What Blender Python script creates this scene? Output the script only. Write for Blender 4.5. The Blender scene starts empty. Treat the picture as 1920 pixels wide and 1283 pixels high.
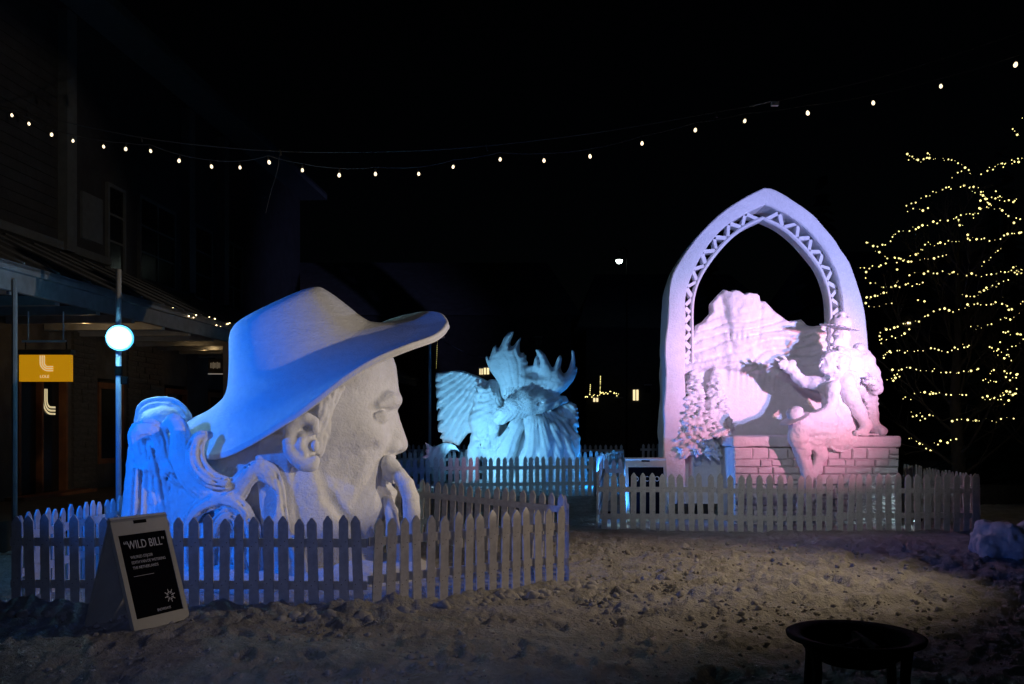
import bpy, bmesh, math, random
import numpy as np
from mathutils import Vector, Matrix
R = math.radians
random.seed(7); rng = np.random.default_rng(7)
sc = bpy.context.scene
COL = sc.collection

# ------------------------------------------------------------------ camera
CAMZ = 1.75
cam_d = bpy.data.cameras.new('camera'); cam = bpy.data.objects.new('camera', cam_d); COL.objects.link(cam)
cam_d.sensor_width = 36; cam_d.lens = 1700/1920*36; cam_d.shift_y = 153.5/1920
cam.location = (0, 0, CAMZ); cam.rotation_euler = (R(90), 0, 0); cam_d.clip_end = 2000; cam_d.clip_start = .05
sc.camera = cam

# ------------------------------------------------------------------ night sky
w = bpy.data.worlds.new('World'); sc.world = w; w.use_nodes = True
nt = w.node_tree; nt.nodes.clear()
o_ = nt.nodes.new('ShaderNodeOutputWorld'); b_ = nt.nodes.new('ShaderNodeBackground'); s_ = nt.nodes.new('ShaderNodeTexSky')
s_.sky_type = 'NISHITA'; s_.sun_disc = False; s_.sun_elevation = R(25); s_.sun_rotation = R(200)
b_.inputs['Strength'].default_value = 0.00011
nt.links.new(s_.outputs[0], b_.inputs[0]); nt.links.new(b_.outputs[0], o_.inputs[0])

sc.view_settings.view_transform = 'Standard'; sc.view_settings.look = 'None'
sc.view_settings.exposure = 0; sc.view_settings.gamma = 1; sc.view_settings.use_curve_mapping = False

# ------------------------------------------------------------------ flood lights of the festival, and added fill lights
def spot(name, loc, target, color, power, size, blend=.5, radius=.08):
    l = bpy.data.lights.new(name, 'SPOT'); l.color = color; l.energy = power
    l.spot_size = R(size); l.spot_blend = blend; l.shadow_soft_size = radius
    o = bpy.data.objects.new(name, l); COL.objects.link(o); o.location = loc
    d = Vector(target) - Vector(loc); o.rotation_euler = d.to_track_quat('-Z', 'Y').to_euler()
    return o
def point(name, loc, color, power, radius=.1):
    l = bpy.data.lights.new(name, 'POINT'); l.color = color; l.energy = power; l.shadow_soft_size = radius
    o = bpy.data.objects.new(name, l); COL.objects.link(o); o.location = loc
    return o
WARM = (1, .80, .58)
spot('warm_flood_on_head', (5.4, 6.3, 1.75), (-1.75, 10.4, 2.80), (1, .81, .60), 930, 33, .30, .05)
spot('warm_ground_spill', (7.6, 10.4, 4.6), (1.4, 10.2, 0), (1, .76, .50), 820, 56, 1.0, .12)
spot('blue_flood_left', (-5.6, 8.0, 2.5), (-3.4, 10.3, 1.7), (0.0, .16, 1), 520, 88, .8, .10)
spot('neutral_fill_high', (2.4, 6.6, 5.2), (-1.3, 10.6, 2.7), (1, .93, .84), 50, 34, .7, .15)  # added soft fill for the upper surfaces of the hat
spot('forehead_cool_flood', (3.2, 12.6, 3.4), (-1.4, 10.8, 2.4), (.62, .66, 1), 170, 34, .6, .06)
spot('white_lamp_on_pole', (-4.98, 11.38, 2.83), (-2.4, 11.2, 2.3), (.45, .9, 1), 150, 150, .6, .14)
point('white_lamp_spill', (-4.93, 11.20, 2.83), (.20, .66, 1), 22, .12)
# moose
spot('moose_cyan_flood', (-1.3, 20.35, 1.2), (.3, 23.2, 2.3), (.20, .62, 1), 300, 100, .5, .06)
spot('moose_blue_flood', (2.2, 21.2, .5), (.3, 23.4, 2.3), (.04, .28, 1), 90, 110, .6, .08)
spot('moose_left_floor_light', (-2.5, 22.9, .35), (-1.0, 23.4, .9), (.55, .8, 1), 22, 120, .6, .06)
point('moose_pen_floor_light', (2.4, 23.3, .35), (.02, .32, 1), 90, .06)
spot('moose_front_fill', (-1.5, 14.2, 3.0), (.2, 21.5, 1.6), (.25, .62, 1), 190, 44, .8, .08)
# arch: a stand of red, blue and white diodes to the right, which splits the shadow edges into colours
spot('arch_pink_flood', (9.8, 5.6, 2.7), (4.4, 15.3, 2.45), (1, .34, .54), 4500, 22, .75, .06)
spot('arch_lavender_flood', (9.6, 5.2, 3.1), (4.5, 15.3, 3.9), (.44, .46, 1), 6800, 27, .7, .06)
spot('arch_orange_diode', (10.1, 5.4, 2.9), (4.65, 15.3, 3.0), (1, .62, .40), 1100, 20, .75, .05)
spot('arch_green_fill', (1.0, 5.0, 4.2), (4.2, 15.5, 1.8), (.80, .84, .88), 540, 38, .8, .1)
spot('arch_blue_rim', (1.72, 15.2, .45), (2.6, 15.7, 1.1), (.03, .25, 1), 95, 150, .6, .04)
spot('fence_violet_fill', (-1.0, 2.0, 2.2), (-1.4, 8.6, .1), (.34, .40, .85), 115, 62, .9, .2)
point('cool_ground_fill', (3.5, -3.0, 7.5), (.40, .66, 1), 20, .4)  # added weak cool fill over the ground, not a lamp of the square

# ------------------------------------------------------------------ helpers: pixels of the survey photo to metres at a known distance
def W(px, py, d): return np.array([(px-960)/1700*d, d, CAMZ + (795-py)/1700*d])

def meta(o, label=None, cat=None, group=None, kind=None):
    if label: o['label'] = label
    if cat: o['category'] = cat
    if group: o['group'] = group
    if kind: o['kind'] = kind
    return o
def empty(name, loc, label, cat, group=None, rz=0):
    o = bpy.data.objects.new(name, None); COL.objects.link(o); o.location = loc; o.rotation_euler = (0, 0, rz)
    o.empty_display_size = .1
    o['wl'] = tuple(float(v) for v in loc)
    del o['wl']
    return meta(o, label, cat, group)
def root_of(o):
    while o.parent: o = o.parent
    return o
def mesh_data(name, V, F, smooth=False):
    V = np.asarray(V, dtype=np.float64).reshape(-1, 3)
    me = bpy.data.meshes.new(name)
    if isinstance(F, np.ndarray):
        n, k = F.shape
        me.vertices.add(len(V)); me.vertices.foreach_set('co', V.ravel())
        me.loops.add(n*k); me.loops.foreach_set('vertex_index', F.astype(np.int32).ravel())
        me.polygons.add(n); me.polygons.foreach_set('loop_start', np.arange(0, n*k, k, dtype=np.int32))
        try: me.polygons.foreach_set('loop_total', np.full(n, k, dtype=np.int32))
        except Exception: pass
        me.update(calc_edges=True)
    else:
        me.from_pydata([tuple(v) for v in V], [], [tuple(f) for f in F]); me.update()
    if smooth: me.polygons.foreach_set('use_smooth', np.ones(len(me.polygons), dtype=bool))
    me.validate()
    return me
def obj(name, V, F, mat, parent=None, smooth=False, **m):
    """world-space geometry -> one mesh object (stored relative to its thing's base)"""
    V = np.asarray(V, dtype=np.float64).reshape(-1, 3).copy()
    if parent is not None:
        r = root_of(parent); mw = Matrix.Translation(r.location) @ r.rotation_euler.to_matrix().to_4x4()
        mi = np.array(mw.inverted()); V = V @ mi[:3, :3].T + mi[:3, 3]
    else:
        c = np.array([(V[:, 0].min()+V[:, 0].max())/2, (V[:, 1].min()+V[:, 1].max())/2, V[:, 2].min()]); V -= c
    o = bpy.data.objects.new(name, mesh_data(name, V, F, smooth)); COL.objects.link(o)
    if mat: o.data.materials.append(mat)
    if parent is not None: o.parent = parent
    else: o.location = tuple(c)
    return meta(o, **m)

class MB:
    """collects simple solids into one mesh"""
    def __init__(s): s.V = []; s.F = []
    def add(s, V, F):
        n = len(s.V); s.V += [tuple(map(float, v)) for v in V]; s.F += [tuple(i+n for i in f) for f in F]; return s
    def box(s, c, size, M=None, bev=0):
        x, y, z = [k/2 for k in size]
        V = [Vector((a*x, b*y, e*z)) for a in (-1, 1) for b in (-1, 1) for e in (-1, 1)]
        if M is not None: V = [M @ v for v in V]
        V = [v+Vector(c) for v in V]
        return s.add(V, [(0, 1, 3, 2), (4, 6, 7, 5), (0, 4, 5, 1), (2, 3, 7, 6), (0, 2, 6, 4), (1, 5, 7, 3)])
    def tube(s, pts, r, n=8, cap=True):
        pts = [Vector(p) for p in pts]; rs = r if hasattr(r, '__len__') else [r]*len(pts)
        V = []; F = []; up = Vector((0, 0, 1)); prev = None
        for i, p in enumerate(pts):
            t = (pts[min(i+1, len(pts)-1)]-pts[max(i-1, 0)])
            if t.length < 1e-9: t = Vector((0, 0, 1))
            t.normalize()
            a = (prev - t*prev.dot(t)) if prev is not None else t.cross(up if abs(t.z) < .95 else Vector((1, 0, 0)))
            a.normalize(); prev = a; b = t.cross(a)
            for k in range(n):
                q = 2*math.pi*k/n; V.append(p+(a*math.cos(q)+b*math.sin(q))*rs[i])
        for i in range(len(pts)-1):
            for k in range(n):
                k2 = (k+1) % n; F.append((i*n+k, i*n+k2, (i+1)*n+k2, (i+1)*n+k))
        if cap: F.append(tuple(range(n-1, -1, -1))); F.append(tuple((len(pts)-1)*n+k for k in range(n)))
        return s.add(V, F)
    def lathe(s, prof, c=(0, 0, 0), n=24):
        V = []; F = []; m = len(prof)
        for k in range(n):
            q = 2*math.pi*k/n
            for (r, z) in prof: V.append((c[0]+r*math.cos(q), c[1]+r*math.sin(q), c[2]+z))
        for k in range(n):
            k2 = (k+1) % n
            for j in range(m-1): F.append((k*m+j, k2*m+j, k2*m+j+1, k*m+j+1))
        return s.add(V, F)
    def build(s, name, mat, parent=None, smooth=False, **m): return obj(name, s.V, s.F, mat, parent, smooth, **m)

# ---- numpy value noise
def _h(ix, iy, iz):
    n = (ix.astype(np.int64)*374761393 + iy.astype(np.int64)*668265263 + iz.astype(np.int64)*2147483647) & 0xffffffff
    n = ((n ^ (n >> 13))*1274126177) & 0xffffffff
    n = (n ^ (n >> 16)) & 0xffff
    return n/32767.5-1
def vn(x, y, z):
    x, y, z = np.broadcast_arrays(x, y, z)
    ix = np.floor(x); iy = np.floor(y); iz = np.floor(z); fx = x-ix; fy = y-iy; fz = z-iz
    fx = fx*fx*(3-2*fx); fy = fy*fy*(3-2*fy); fz = fz*fz*(3-2*fz); out = 0
    for a in (0, 1):
        for b in (0, 1):
            for c in (0, 1):
                out = out + _h(ix+a, iy+b, iz+c)*(fx if a else 1-fx)*(fy if b else 1-fy)*(fz if c else 1-fz)
    return out
def fbm(x, y, z, o=4, l=2.1, g=.5):
    r = 0; a = 1; f = 1
    for i in range(o): r = r+a*vn(x*f+i*17.3, y*f+i*5.1, z*f-i*9.7); a *= g; f *= l
    return r
def smooth01(t): t = np.clip(t, 0, 1); return t*t*(3-2*t)

# ---- signed distance sculpting (carved snow) with surface nets
def smin(a, b, k):
    if k <= 0: return np.minimum(a, b)
    h = np.clip(.5+.5*(b-a)/k, 0, 1); return b*(1-h)+a*h-k*h*(1-h)
class Vol:
    def __init__(s, lo, hi, h):
        s.lo = np.array(lo, float); s.h = h
        n = np.ceil((np.array(hi)-s.lo)/h).astype(int)+1; s.n = n
        s.x = s.lo[0]+h*np.arange(n[0]); s.y = s.lo[1]+h*np.arange(n[1]); s.z = s.lo[2]+h*np.arange(n[2])
        s.F = np.full(tuple(n), .6)
    def _sl(s, lo, hi):
        sl = []
        for i in range(3):
            a = max(0, int((lo[i]-s.lo[i])/s.h)); b = min(s.n[i], int((hi[i]-s.lo[i])/s.h)+2)
            if b <= a: return None
            sl.append(slice(a, b))
        return tuple(sl)
    def _g(s, sl): return s.x[sl[0]][:, None, None], s.y[sl[1]][None, :, None], s.z[sl[2]][None, None, :]
    def _op(s, sl, D, k, op):
        if op == 'u': s.F[sl] = smin(s.F[sl], D, k)
        elif op == 's': s.F[sl] = -smin(-s.F[sl], D, k)
    def cap(s, a, b, ra, rb=None, k=.04, op='u', sy=1.0):
        rb = ra if rb is None else rb; a = np.array(a, float); b = np.array(b, float); m = max(ra, rb)+k+3*s.h
        mv = np.array([m, m*max(1, sy), m]); sl = s._sl(np.minimum(a, b)-mv, np.maximum(a, b)+mv)
        if sl is None: return s
        x, y, z = s._g(sl); ba = b-a; L = ba@ba+1e-12
        t = np.clip(((x-a[0])*ba[0]+(y-a[1])*ba[1]+(z-a[2])*ba[2])/L, 0, 1)
        D = np.sqrt((x-a[0]-t*ba[0])**2+((y-a[1]-t*ba[1])/sy)**2+(z-a[2]-t*ba[2])**2)-(ra+(rb-ra)*t)
        s._op(sl, D, k, op); return s
    def chain(s, P, r, k=.02, op='u', sy=1.0):
        rs = r if hasattr(r, '__len__') else [r]*len(P)
        for i in range(len(P)-1): s.cap(P[i], P[i+1], rs[i], rs[i+1], k, op, sy)
        return s
    def ell(s, c, r, k=.05, op='u', rot=None):
        c = np.array(c, float); r = np.array(r, float); m = r.max()+k+3*s.h
        sl = s._sl(c-m, c+m)
        if sl is None: return s
        x, y, z = s._g(sl); x = x-c[0]; y = y-c[1]; z = z-c[2]
        if rot is not None:
            M = np.array(rot.to_matrix() if hasattr(rot, 'to_matrix') else rot).T
            x, y, z = (M[0, 0]*x+M[0, 1]*y+M[0, 2]*z, M[1, 0]*x+M[1, 1]*y+M[1, 2]*z, M[2, 0]*x+M[2, 1]*y+M[2, 2]*z)
        k0 = np.sqrt((x/r[0])**2+(y/r[1])**2+(z/r[2])**2)+1e-9; k1 = np.sqrt((x/r[0]**2)**2+(y/r[1]**2)**2+(z/r[2]**2)**2)+1e-9
        s._op(sl, k0*(k0-1)/k1, k, op); return s
    def box(s, c, b, rnd=.02, k=.03, op='u', rot=None):
        c = np.array(c, float); b = np.array(b, float); m = np.linalg.norm(b)+k+3*s.h
        sl = s._sl(c-m, c+m)
        if sl is None: return s
        x, y, z = s._g(sl); x = x-c[0]; y = y-c[1]; z = z-c[2]
        if rot is not None:
            M = np.array(rot.to_matrix()).T
            x, y, z = (M[0, 0]*x+M[0, 1]*y+M[0, 2]*z, M[1, 0]*x+M[1, 1]*y+M[1, 2]*z, M[2, 0]*x+M[2, 1]*y+M[2, 2]*z)
        qx = np.abs(x)-b[0]+rnd; qy = np.abs(y)-b[1]+rnd; qz = np.abs(z)-b[2]+rnd
        D = np.sqrt(np.maximum(qx, 0)**2+np.maximum(qy, 0)**2+np.maximum(qz, 0)**2)+np.minimum(np.maximum(qx, np.maximum(qy, qz)), 0)-rnd
        s._op(sl, D, k, op); return s
    def slab(s, poly, yc, t, k=.1, rnd=.06, op='u', tz=None):
        """polygon in the x-z plane extruded along y by +-t"""
        P = np.array(poly, float); lo = np.array([P[:, 0].min(), yc-t, P[:, 1].min()])-.25; hi = np.array([P[:, 0].max(), yc+t, P[:, 1].max()])+.25
        sl = s._sl(lo, hi); x, y, z = s._g(sl); X, Z = np.meshgrid(x.ravel(), z.ravel(), indexing='ij')
        d2 = poly_sd(P, X, Z)[:, None, :]
        qa = d2+rnd; qb = np.abs(y-yc)-t+rnd
        D = np.sqrt(np.maximum(qa, 0)**2+np.maximum(qb, 0)**2)+np.minimum(np.maximum(qa, qb), 0)-rnd
        s._op(sl, D, k, op); return s
    def rough(s, amp, scale, o=3, seed=0):
        sl = np.abs(s.F) < .15
        I = np.argwhere(sl); P = s.lo+I*s.h
        s.F[sl] += amp*fbm(P[:, 0]/scale+seed, P[:, 1]/scale, P[:, 2]/scale, o); return s
    def blur(s):
        F = s.F
        for ax in range(3): F = .25*np.roll(F, 1, ax)+.5*F+.25*np.roll(F, -1, ax)
        s.F = F; return s
    def folds(s, amp, sx, sz, seed=0):
        sl = np.abs(s.F) < .12; I = np.argwhere(sl); P = s.lo+I*s.h; w1 = vn(P[:, 0]*2.2+seed, P[:, 1]*2.2, P[:, 2]*2.2)
        s.F[sl] += amp*(np.abs(vn(P[:, 0]/sx+w1*1.2+P[:, 2]*1.3, P[:, 1]/sx, P[:, 2]/sz+w1))*1.6-.5); return s
    def mesh(s):
        F = s.F; F[0], F[-1] = .6, .6; F[:, 0], F[:, -1] = .6, .6; F[:, :, 0], F[:, :, -1] = .6, .6
        S = F < 0; n = np.array(F.shape); acc = np.zeros(tuple(n)+(3,), np.float32); cnt = np.zeros(tuple(n), np.int32)
        quads = []
        for ax in range(3):
            a = [slice(None)]*3; b = [slice(None)]*3; a[ax] = slice(0, -1); b[ax] = slice(1, None)
            cr = S[tuple(a)] != S[tuple(b)]; I = np.argwhere(cr)
            f0 = F[tuple(a)][cr]; f1 = F[tuple(b)][cr]; t = f0/(f0-f1); P = I.astype(np.float32); P[:, ax] += t
            u, v = (ax+1) % 3, (ax+2) % 3; cells = []
            for du, dv in ((-1, -1), (0, -1), (0, 0), (-1, 0)):
                C = I.copy(); C[:, u] += du; C[:, v] += dv; cells.append(C)
                np.add.at(acc, (C[:, 0], C[:, 1], C[:, 2]), P); np.add.at(cnt, (C[:, 0], C[:, 1], C[:, 2]), 1)
            ids = np.stack([np.ravel_multi_index(C.T, tuple(n)) for C in cells], 1)
            ids[f0 >= 0] = ids[f0 >= 0][:, ::-1]; quads.append(ids)
        Q = np.concatenate(quads); used = np.argwhere(cnt.ravel() > 0).ravel()
        idx = np.full(cnt.size, -1, np.int64); idx[used] = np.arange(len(used))
        V = acc.reshape(-1, 3)[used]/cnt.ravel()[used][:, None]
        return s.lo+V*s.h, idx[Q]
    def build(s, name, mat, parent=None, **m):
        V, Fc = s.mesh(); return obj(name, V, Fc, mat, parent, True, **m)
def poly_sd(P, X, Z):
    d = np.full(X.shape, 1e9); ins = np.zeros(X.shape, bool); n = len(P)
    for i in range(n):
        a = P[i]; b = P[(i+1) % n]; e = b-a; wx = X-a[0]; wz = Z-a[1]
        t = np.clip((wx*e[0]+wz*e[1])/(e@e+1e-12), 0, 1); d = np.minimum(d, (wx-t*e[0])**2+(wz-t*e[1])**2)
        c = (a[1] > Z) != (b[1] > Z)
        with np.errstate(divide='ignore', invalid='ignore'):
            ins ^= c & (X < (b[0]-a[0])*(Z-a[1])/(b[1]-a[1]+1e-15)+a[0])
    return np.where(ins, -1, 1)*np.sqrt(d)
def relief(name, poly_px, d0, front, back, step, mat, parent, edge=.12, feat=None, drift=None):
    """solid plate cut to an outline at distance d0, pillowed towards its rim, carved in front by feat(px, py)"""
    P = np.array([W(p[0], p[1], d0)[[0, 2]] for p in poly_px]); lo = P.min(0)-step; hi = P.max(0)+step
    nx, nz = np.ceil((hi-lo)/step).astype(int)+1
    X, Z = np.meshgrid(lo[0]+step*np.arange(nx), lo[1]+step*np.arange(nz), indexing='ij')
    sd = poly_sd(P, X, Z); ins = sd < 0
    q = ins[:-1, :-1] | ins[1:, :-1] | ins[1:, 1:] | ins[:-1, 1:]
    # snap outside vertices to the outline
    out = (~ins)
    ax = X[out]; az = Z[out]; best = np.full(ax.shape, 1e9); bx = ax.copy(); bz = az.copy()
    for i in range(len(P)):
        a = P[i]; b = P[(i+1) % len(P)]; e = b-a; t = np.clip(((ax-a[0])*e[0]+(az-a[1])*e[1])/(e@e+1e-12), 0, 1)
        cx = a[0]+t*e[0]; cz = a[1]+t*e[1]; d = (ax-cx)**2+(az-cz)**2; m = d < best; best[m] = d[m]; bx[m] = cx[m]; bz[m] = cz[m]
    X[out] = bx; Z[out] = bz
    u = np.clip(-sd/edge, 0, 1); prof = np.sqrt(np.maximum(0, 1-(1-u)**2))
    px = X/d0*1700+960; py = 795-(Z-CAMZ)/d0*1700
    f = front*prof
    if feat is not None: f = f+feat(px, py)*smooth01(u*1.5)
    dr = drift(px, py) if drift is not None else 0
    Yf = d0-f+dr; Yb = d0+back*prof+dr
    used = np.zeros(X.shape, bool); I, J = np.nonzero(q)
    for a, b in ((0, 0), (1, 0), (1, 1), (0, 1)): used[I+a, J+b] = True
    ids = np.full(X.shape, -1); ids[used] = np.arange(used.sum()); n = used.sum()
    Vf = np.stack([X[used], Yf[used]*np.ones(n), Z[used]], 1); Vb = np.stack([X[used], Yb[used]*np.ones(n), Z[used]], 1)
    Qf = np.stack([ids[I, J], ids[I+1, J], ids[I+1, J+1], ids[I, J+1]], 1)
    onb = out[used]
    Qb = Qf[:, ::-1]+n
    # weld the rim: back rim vertices reuse the front ones
    mp = np.arange(2*n); mp[n:][onb] = np.arange(n)[onb]
    F = np.concatenate([Qf, mp[Qb]])
    return obj(name, np.concatenate([Vf, Vb]), F, mat, parent, True)

# ------------------------------------------------------------------ materials
def mat(name, base, rough=.8, bump=0, scale=20, var=0, spec=.3, metal=0, emit=None, es=0, detail=4, base2=None, coords='Object', scale2=None, bdist=.02):
    m = bpy.data.materials.new(name); m.use_nodes = True; t = m.node_tree; p = t.nodes['Principled BSDF']
    p.inputs['Base Color'].default_value = (*base, 1); p.inputs['Roughness'].default_value = rough
    p.inputs['Specular IOR Level'].default_value = spec; p.inputs['Metallic'].default_value = metal
    tc = t.nodes.new('ShaderNodeTexCoord')
    if var or base2:
        n = t.nodes.new('ShaderNodeTexNoise'); n.inputs['Scale'].default_value = scale2 or scale*.3; n.inputs['Detail'].default_value = 6
        t.links.new(tc.outputs[coords], n.inputs['Vector'])
        r = t.nodes.new('ShaderNodeValToRGB'); e = r.color_ramp.elements
        e[0].position = .35; e[1].position = .68
        c2 = base2 or tuple(c*(1-var) for c in base); e[0].color = (*c2, 1); e[1].color = (*base, 1)
        t.links.new(n.outputs['Fac'], r.inputs['Fac']); t.links.new(r.outputs['Color'], p.inputs['Base Color'])
    if bump:
        n = t.nodes.new('ShaderNodeTexNoise'); n.inputs['Scale'].default_value = scale; n.inputs['Detail'].default_value = detail; n.inputs['Roughness'].default_value = .65
        t.links.new(tc.outputs[coords], n.inputs['Vector'])
        b = t.nodes.new('ShaderNodeBump'); b.inputs['Strength'].default_value = bump; b.inputs['Distance'].default_value = bdist
        t.links.new(n.outputs['Fac'], b.inputs['Height']); t.links.new(b.outputs['Normal'], p.inputs['Normal'])
    if name.startswith('carved'):
        mp = t.nodes.new('ShaderNodeMapping'); mp.inputs['Scale'].default_value = (5, 5, 15); mp.inputs['Rotation'].default_value = (.3, .5, 0)
        n3 = t.nodes.new('ShaderNodeTexNoise'); n3.inputs['Scale'].default_value = 1.6; n3.inputs['Detail'].default_value = 3; b3 = t.nodes.new('ShaderNodeBump')
        b3.inputs['Strength'].default_value = .25; b3.inputs['Distance'].default_value = .03
        t.links.new(tc.outputs[coords], mp.inputs['Vector']); t.links.new(mp.outputs[0], n3.inputs['Vector']); t.links.new(n3.outputs['Fac'], b3.inputs['Height']); t.links.new(b3.outputs['Normal'], b.inputs['Normal'])
        vo = t.nodes.new('ShaderNodeTexVoronoi'); vo.inputs['Scale'].default_value = 26; rp = t.nodes.new('ShaderNodeValToRGB'); rp.color_ramp.elements[0].position = .02; rp.color_ramp.elements[1].position = .16
        b4 = t.nodes.new('ShaderNodeBump'); b4.inputs['Strength'].default_value = .35; b4.inputs['Distance'].default_value = .012
        t.links.new(tc.outputs[coords], vo.inputs['Vector']); t.links.new(vo.outputs['Distance'], rp.inputs['Fac']); t.links.new(rp.outputs['Color'], b4.inputs['Height']); t.links.new(b4.outputs['Normal'], b3.inputs['Normal'])
    if emit:
        p.inputs['Emission Color'].default_value = (*emit, 1); p.inputs['Emission Strength'].default_value = es
        m.cycles.emission_sampling = 'NONE'
    return m
M = {}
M['snow'] = mat('carved_snow', (.82, .83, .85), .85, .75, 34, .08, .2, bdist=.022, detail=7)
M['snow2'] = mat('carved_snow_smooth', (.82, .83, .85), .85, .65, 42, .07, .2, bdist=.018, detail=7)
M['ground'] = mat('trampled_snow', (.62, .62, .62), .9, 1.0, 16, 0, .15, base2=(.45, .44, .42), scale2=4, bdist=.07, detail=10)
M['clod'] = mat('snow_clods', (.60, .60, .60), .9, .6, 30, 0, .15, base2=(.38, .36, .34), scale2=3)
M['picket'] = mat('white_painted_wood', (.70, .69, .68), .6, .35, 45, .22, .35, scale2=14)
M['nail'] = mat('rusty_nail', (.06, .04, .03), .7)
M['white_panel'] = mat('cream_plastic_board', (.50, .50, .44), .45, .1, 30, .08)
M['black_panel'] = mat('black_poster', (.004, .004, .007), .8, spec=.04)
M['letter'] = mat('white_print', (.75, .75, .75), .6)
M['iron'] = mat('black_iron', (.006, .0055, .0055), .8, .3, 60, .3, .12)
M['pole'] = mat('galvanised_pole', (.62, .64, .66), .45, .1, 40, .1, .4)
M['cable'] = mat('black_cable', (.05, .05, .06), .6)
M['socket'] = mat('black_socket', (.03, .03, .03), .6)
M['bulb'] = mat('warm_filament_bulb', (1, .9, .75), .3, emit=(1, .78, .50), es=2.0)
M['fairy'] = mat('fairy_bulb', (1, .9, .6), .3, emit=(1, .84, .30), es=2.1)
M['flood'] = mat('floodlight_glass', (1, 1, 1), .3, emit=(.62, .95, 1), es=30)
M['lampw'] = mat('street_lamp_glass', (1, 1, 1), .3, emit=(.8, 1, .88), es=8)
M['warmspot'] = mat('warm_downlight', (1, .9, .7), .3, emit=(1, .72, .35), es=9)
M['winlit'] = mat('lit_window', (.8, .7, .5), .5, emit=(1, .80, .42), es=1.2, var=.4, scale=6)
M['bark'] = mat('dark_bark', (.05, .04, .033), .9, .8, 30, .4)
M['fir'] = mat('dark_needles', (.012, .018, .013), .9)
M['trim2'] = mat('shaded_upper_trim', (.10, .11, .12), .6, .2, 20, .25)  # same painted trim, colour darkened for the unlit upper storey
M['siding'] = mat('dark_siding', (.035, .035, .04), .8, .6, 12, .35)
M['stonewall'] = mat('dark_stone_cladding', (.07, .065, .06), .85, .8, 9, .5)
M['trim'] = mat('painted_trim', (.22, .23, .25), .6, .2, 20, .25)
M['rooftin'] = mat('canopy_roofing', (.16, .17, .19), .6, .3, 10, .3)
M['woodtrim'] = mat('orange_stained_wood', (.16, .06, .02), .6, .4, 20, .35)
M['glassdark'] = mat('dark_window_glass', (.008, .009, .011), .15, spec=.5)
M['shopglow'] = mat('shop_glow_panel', (.05, .04, .02), .6, emit=(.32, .19, .04), es=.05, var=.5, scale=5)  # glowing panel stands in for the lit room behind the door
M['yellow'] = mat('yellow_backlit_panel', (.75, .38, .02), .5, emit=(.95, .42, .005), es=.42)
M['signlogo'] = mat('cream_sign_logo', (.8, .75, .6), .5, emit=(1, .8, .42), es=.55)
M['copper'] = mat('brown_sign_light_bar', (.20, .11, .06), .4, .2, 20, .3, metal=.4)
M['deck'] = mat('dark_decking', (.07, .06, .05), .8, .4, 12, .4)
M['stone'] = mat('carved_snow_block', (.78, .77, .79), .85, .6, 26, .12, .2)
M['hill'] = mat('night_hill', (.006, .008, .008), 1)
M['box1'] = mat('glowing_orange_cardboard', (.45, .13, .03), .7, emit=(.5, .12, .02), es=.12)  # emission puts the shop's light into the cardboard

# ------------------------------------------------------------------ ground
def gz(x, y):
    x = np.asarray(x, float); y = np.asarray(y, float)
    z = .10*smooth01((y-9.8)/3.8)+.03*smooth01((y-14)/6)
    return z-.05*smooth01((8-y)/4)
def ground():
    rows = 820; cols = 620
    t = np.linspace(0, 1, rows); d = 1.2*np.exp(t*math.log(400/1.2)); d = np.concatenate([np.linspace(-6, 1.15, 12), d])
    u = np.linspace(-1, 1, cols); D, U = np.meshgrid(d, u, indexing='ij')
    X = U*(np.maximum(D, 1.2)*.70+1.5+np.maximum(0, D-40)*1.0); Y = D
    Z = gz(X, Y)
    near = 1-smooth01((Y-28)/20)
    lump = fbm(X*1.3, Y*1.3, 0*X, 3)*.022
    l2 = fbm(X*5.5, Y*5.5, 0*X+3, 3); l3 = fbm(X*14, Y*14, 0*X+8, 2)
    zone = smooth01((Y-7.5)/1.5)*(1-smooth01((Y-12.4)/1.6))*smooth01((X+.2)/1.2)   # churned patch beside the pen
    rough = .75+.7*zone
    l4 = fbm(X*30, Y*30, 0*X+5, 2)
    Z = Z+near*(lump+rough*(.013*l2+.014*l3*(.6+.8*smooth01(l2*2+.3))+.010*np.abs(l2)+.007*l4))
    # footprints / ruts
    Z -= near*.03*smooth01((vn(X*3.1, Y*3.1, 0*X+40)-.35)*4)*(.5+zone)
    fr = random.Random(17)
    for i in range(520):
        fy = 4.6+9.4*fr.random(); fx = fr.uniform(-.62, .62)*fy
        if fy > 8.2 and fx < .8: continue
        m = (np.abs(d-fy) < .45); rows_i = np.nonzero(m)[0]
        if len(rows_i) == 0: continue
        sl = slice(rows_i[0], rows_i[-1]+1); a = fr.uniform(0, 3.14); dx = X[sl]-fx; dy = Y[sl]-fy; q = np.hypot((dx*math.cos(a)+dy*math.sin(a))/.15, (-dx*math.sin(a)+dy*math.cos(a))/.065)
        Z[sl] += -.028*np.exp(-q**4)*1.0+.014*np.exp(-((q-1.35)/.35)**2)
    # low bank ploughed up against the front pen
    for (xa, ya, xb, yb) in ((-5.2, 8.45, -1.3, 8.35), (-1.3, 8.35, .75, 9.8)):
        e = np.array([xb-xa, yb-ya]); tt = np.clip(((X-xa)*e[0]+(Y-ya)*e[1])/(e@e), 0, 1); dd = np.hypot(X-xa-tt*e[0], Y-ya-tt*e[1])
        Z += .07*np.exp(-(dd/.22)**2)*(1+.8*l2)
    r = len(d); ids = np.arange(r*cols).reshape(r, cols)
    F = np.stack([ids[:-1, :-1].ravel(), ids[:-1, 1:].ravel(), ids[1:, 1:].ravel(), ids[1:, :-1].ravel()], 1)
    V = np.stack([X.ravel(), Y.ravel(), Z.ravel()], 1)
    obj('snow_ground', V, F, M['ground'], None, True, kind='structure')
ground()
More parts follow.
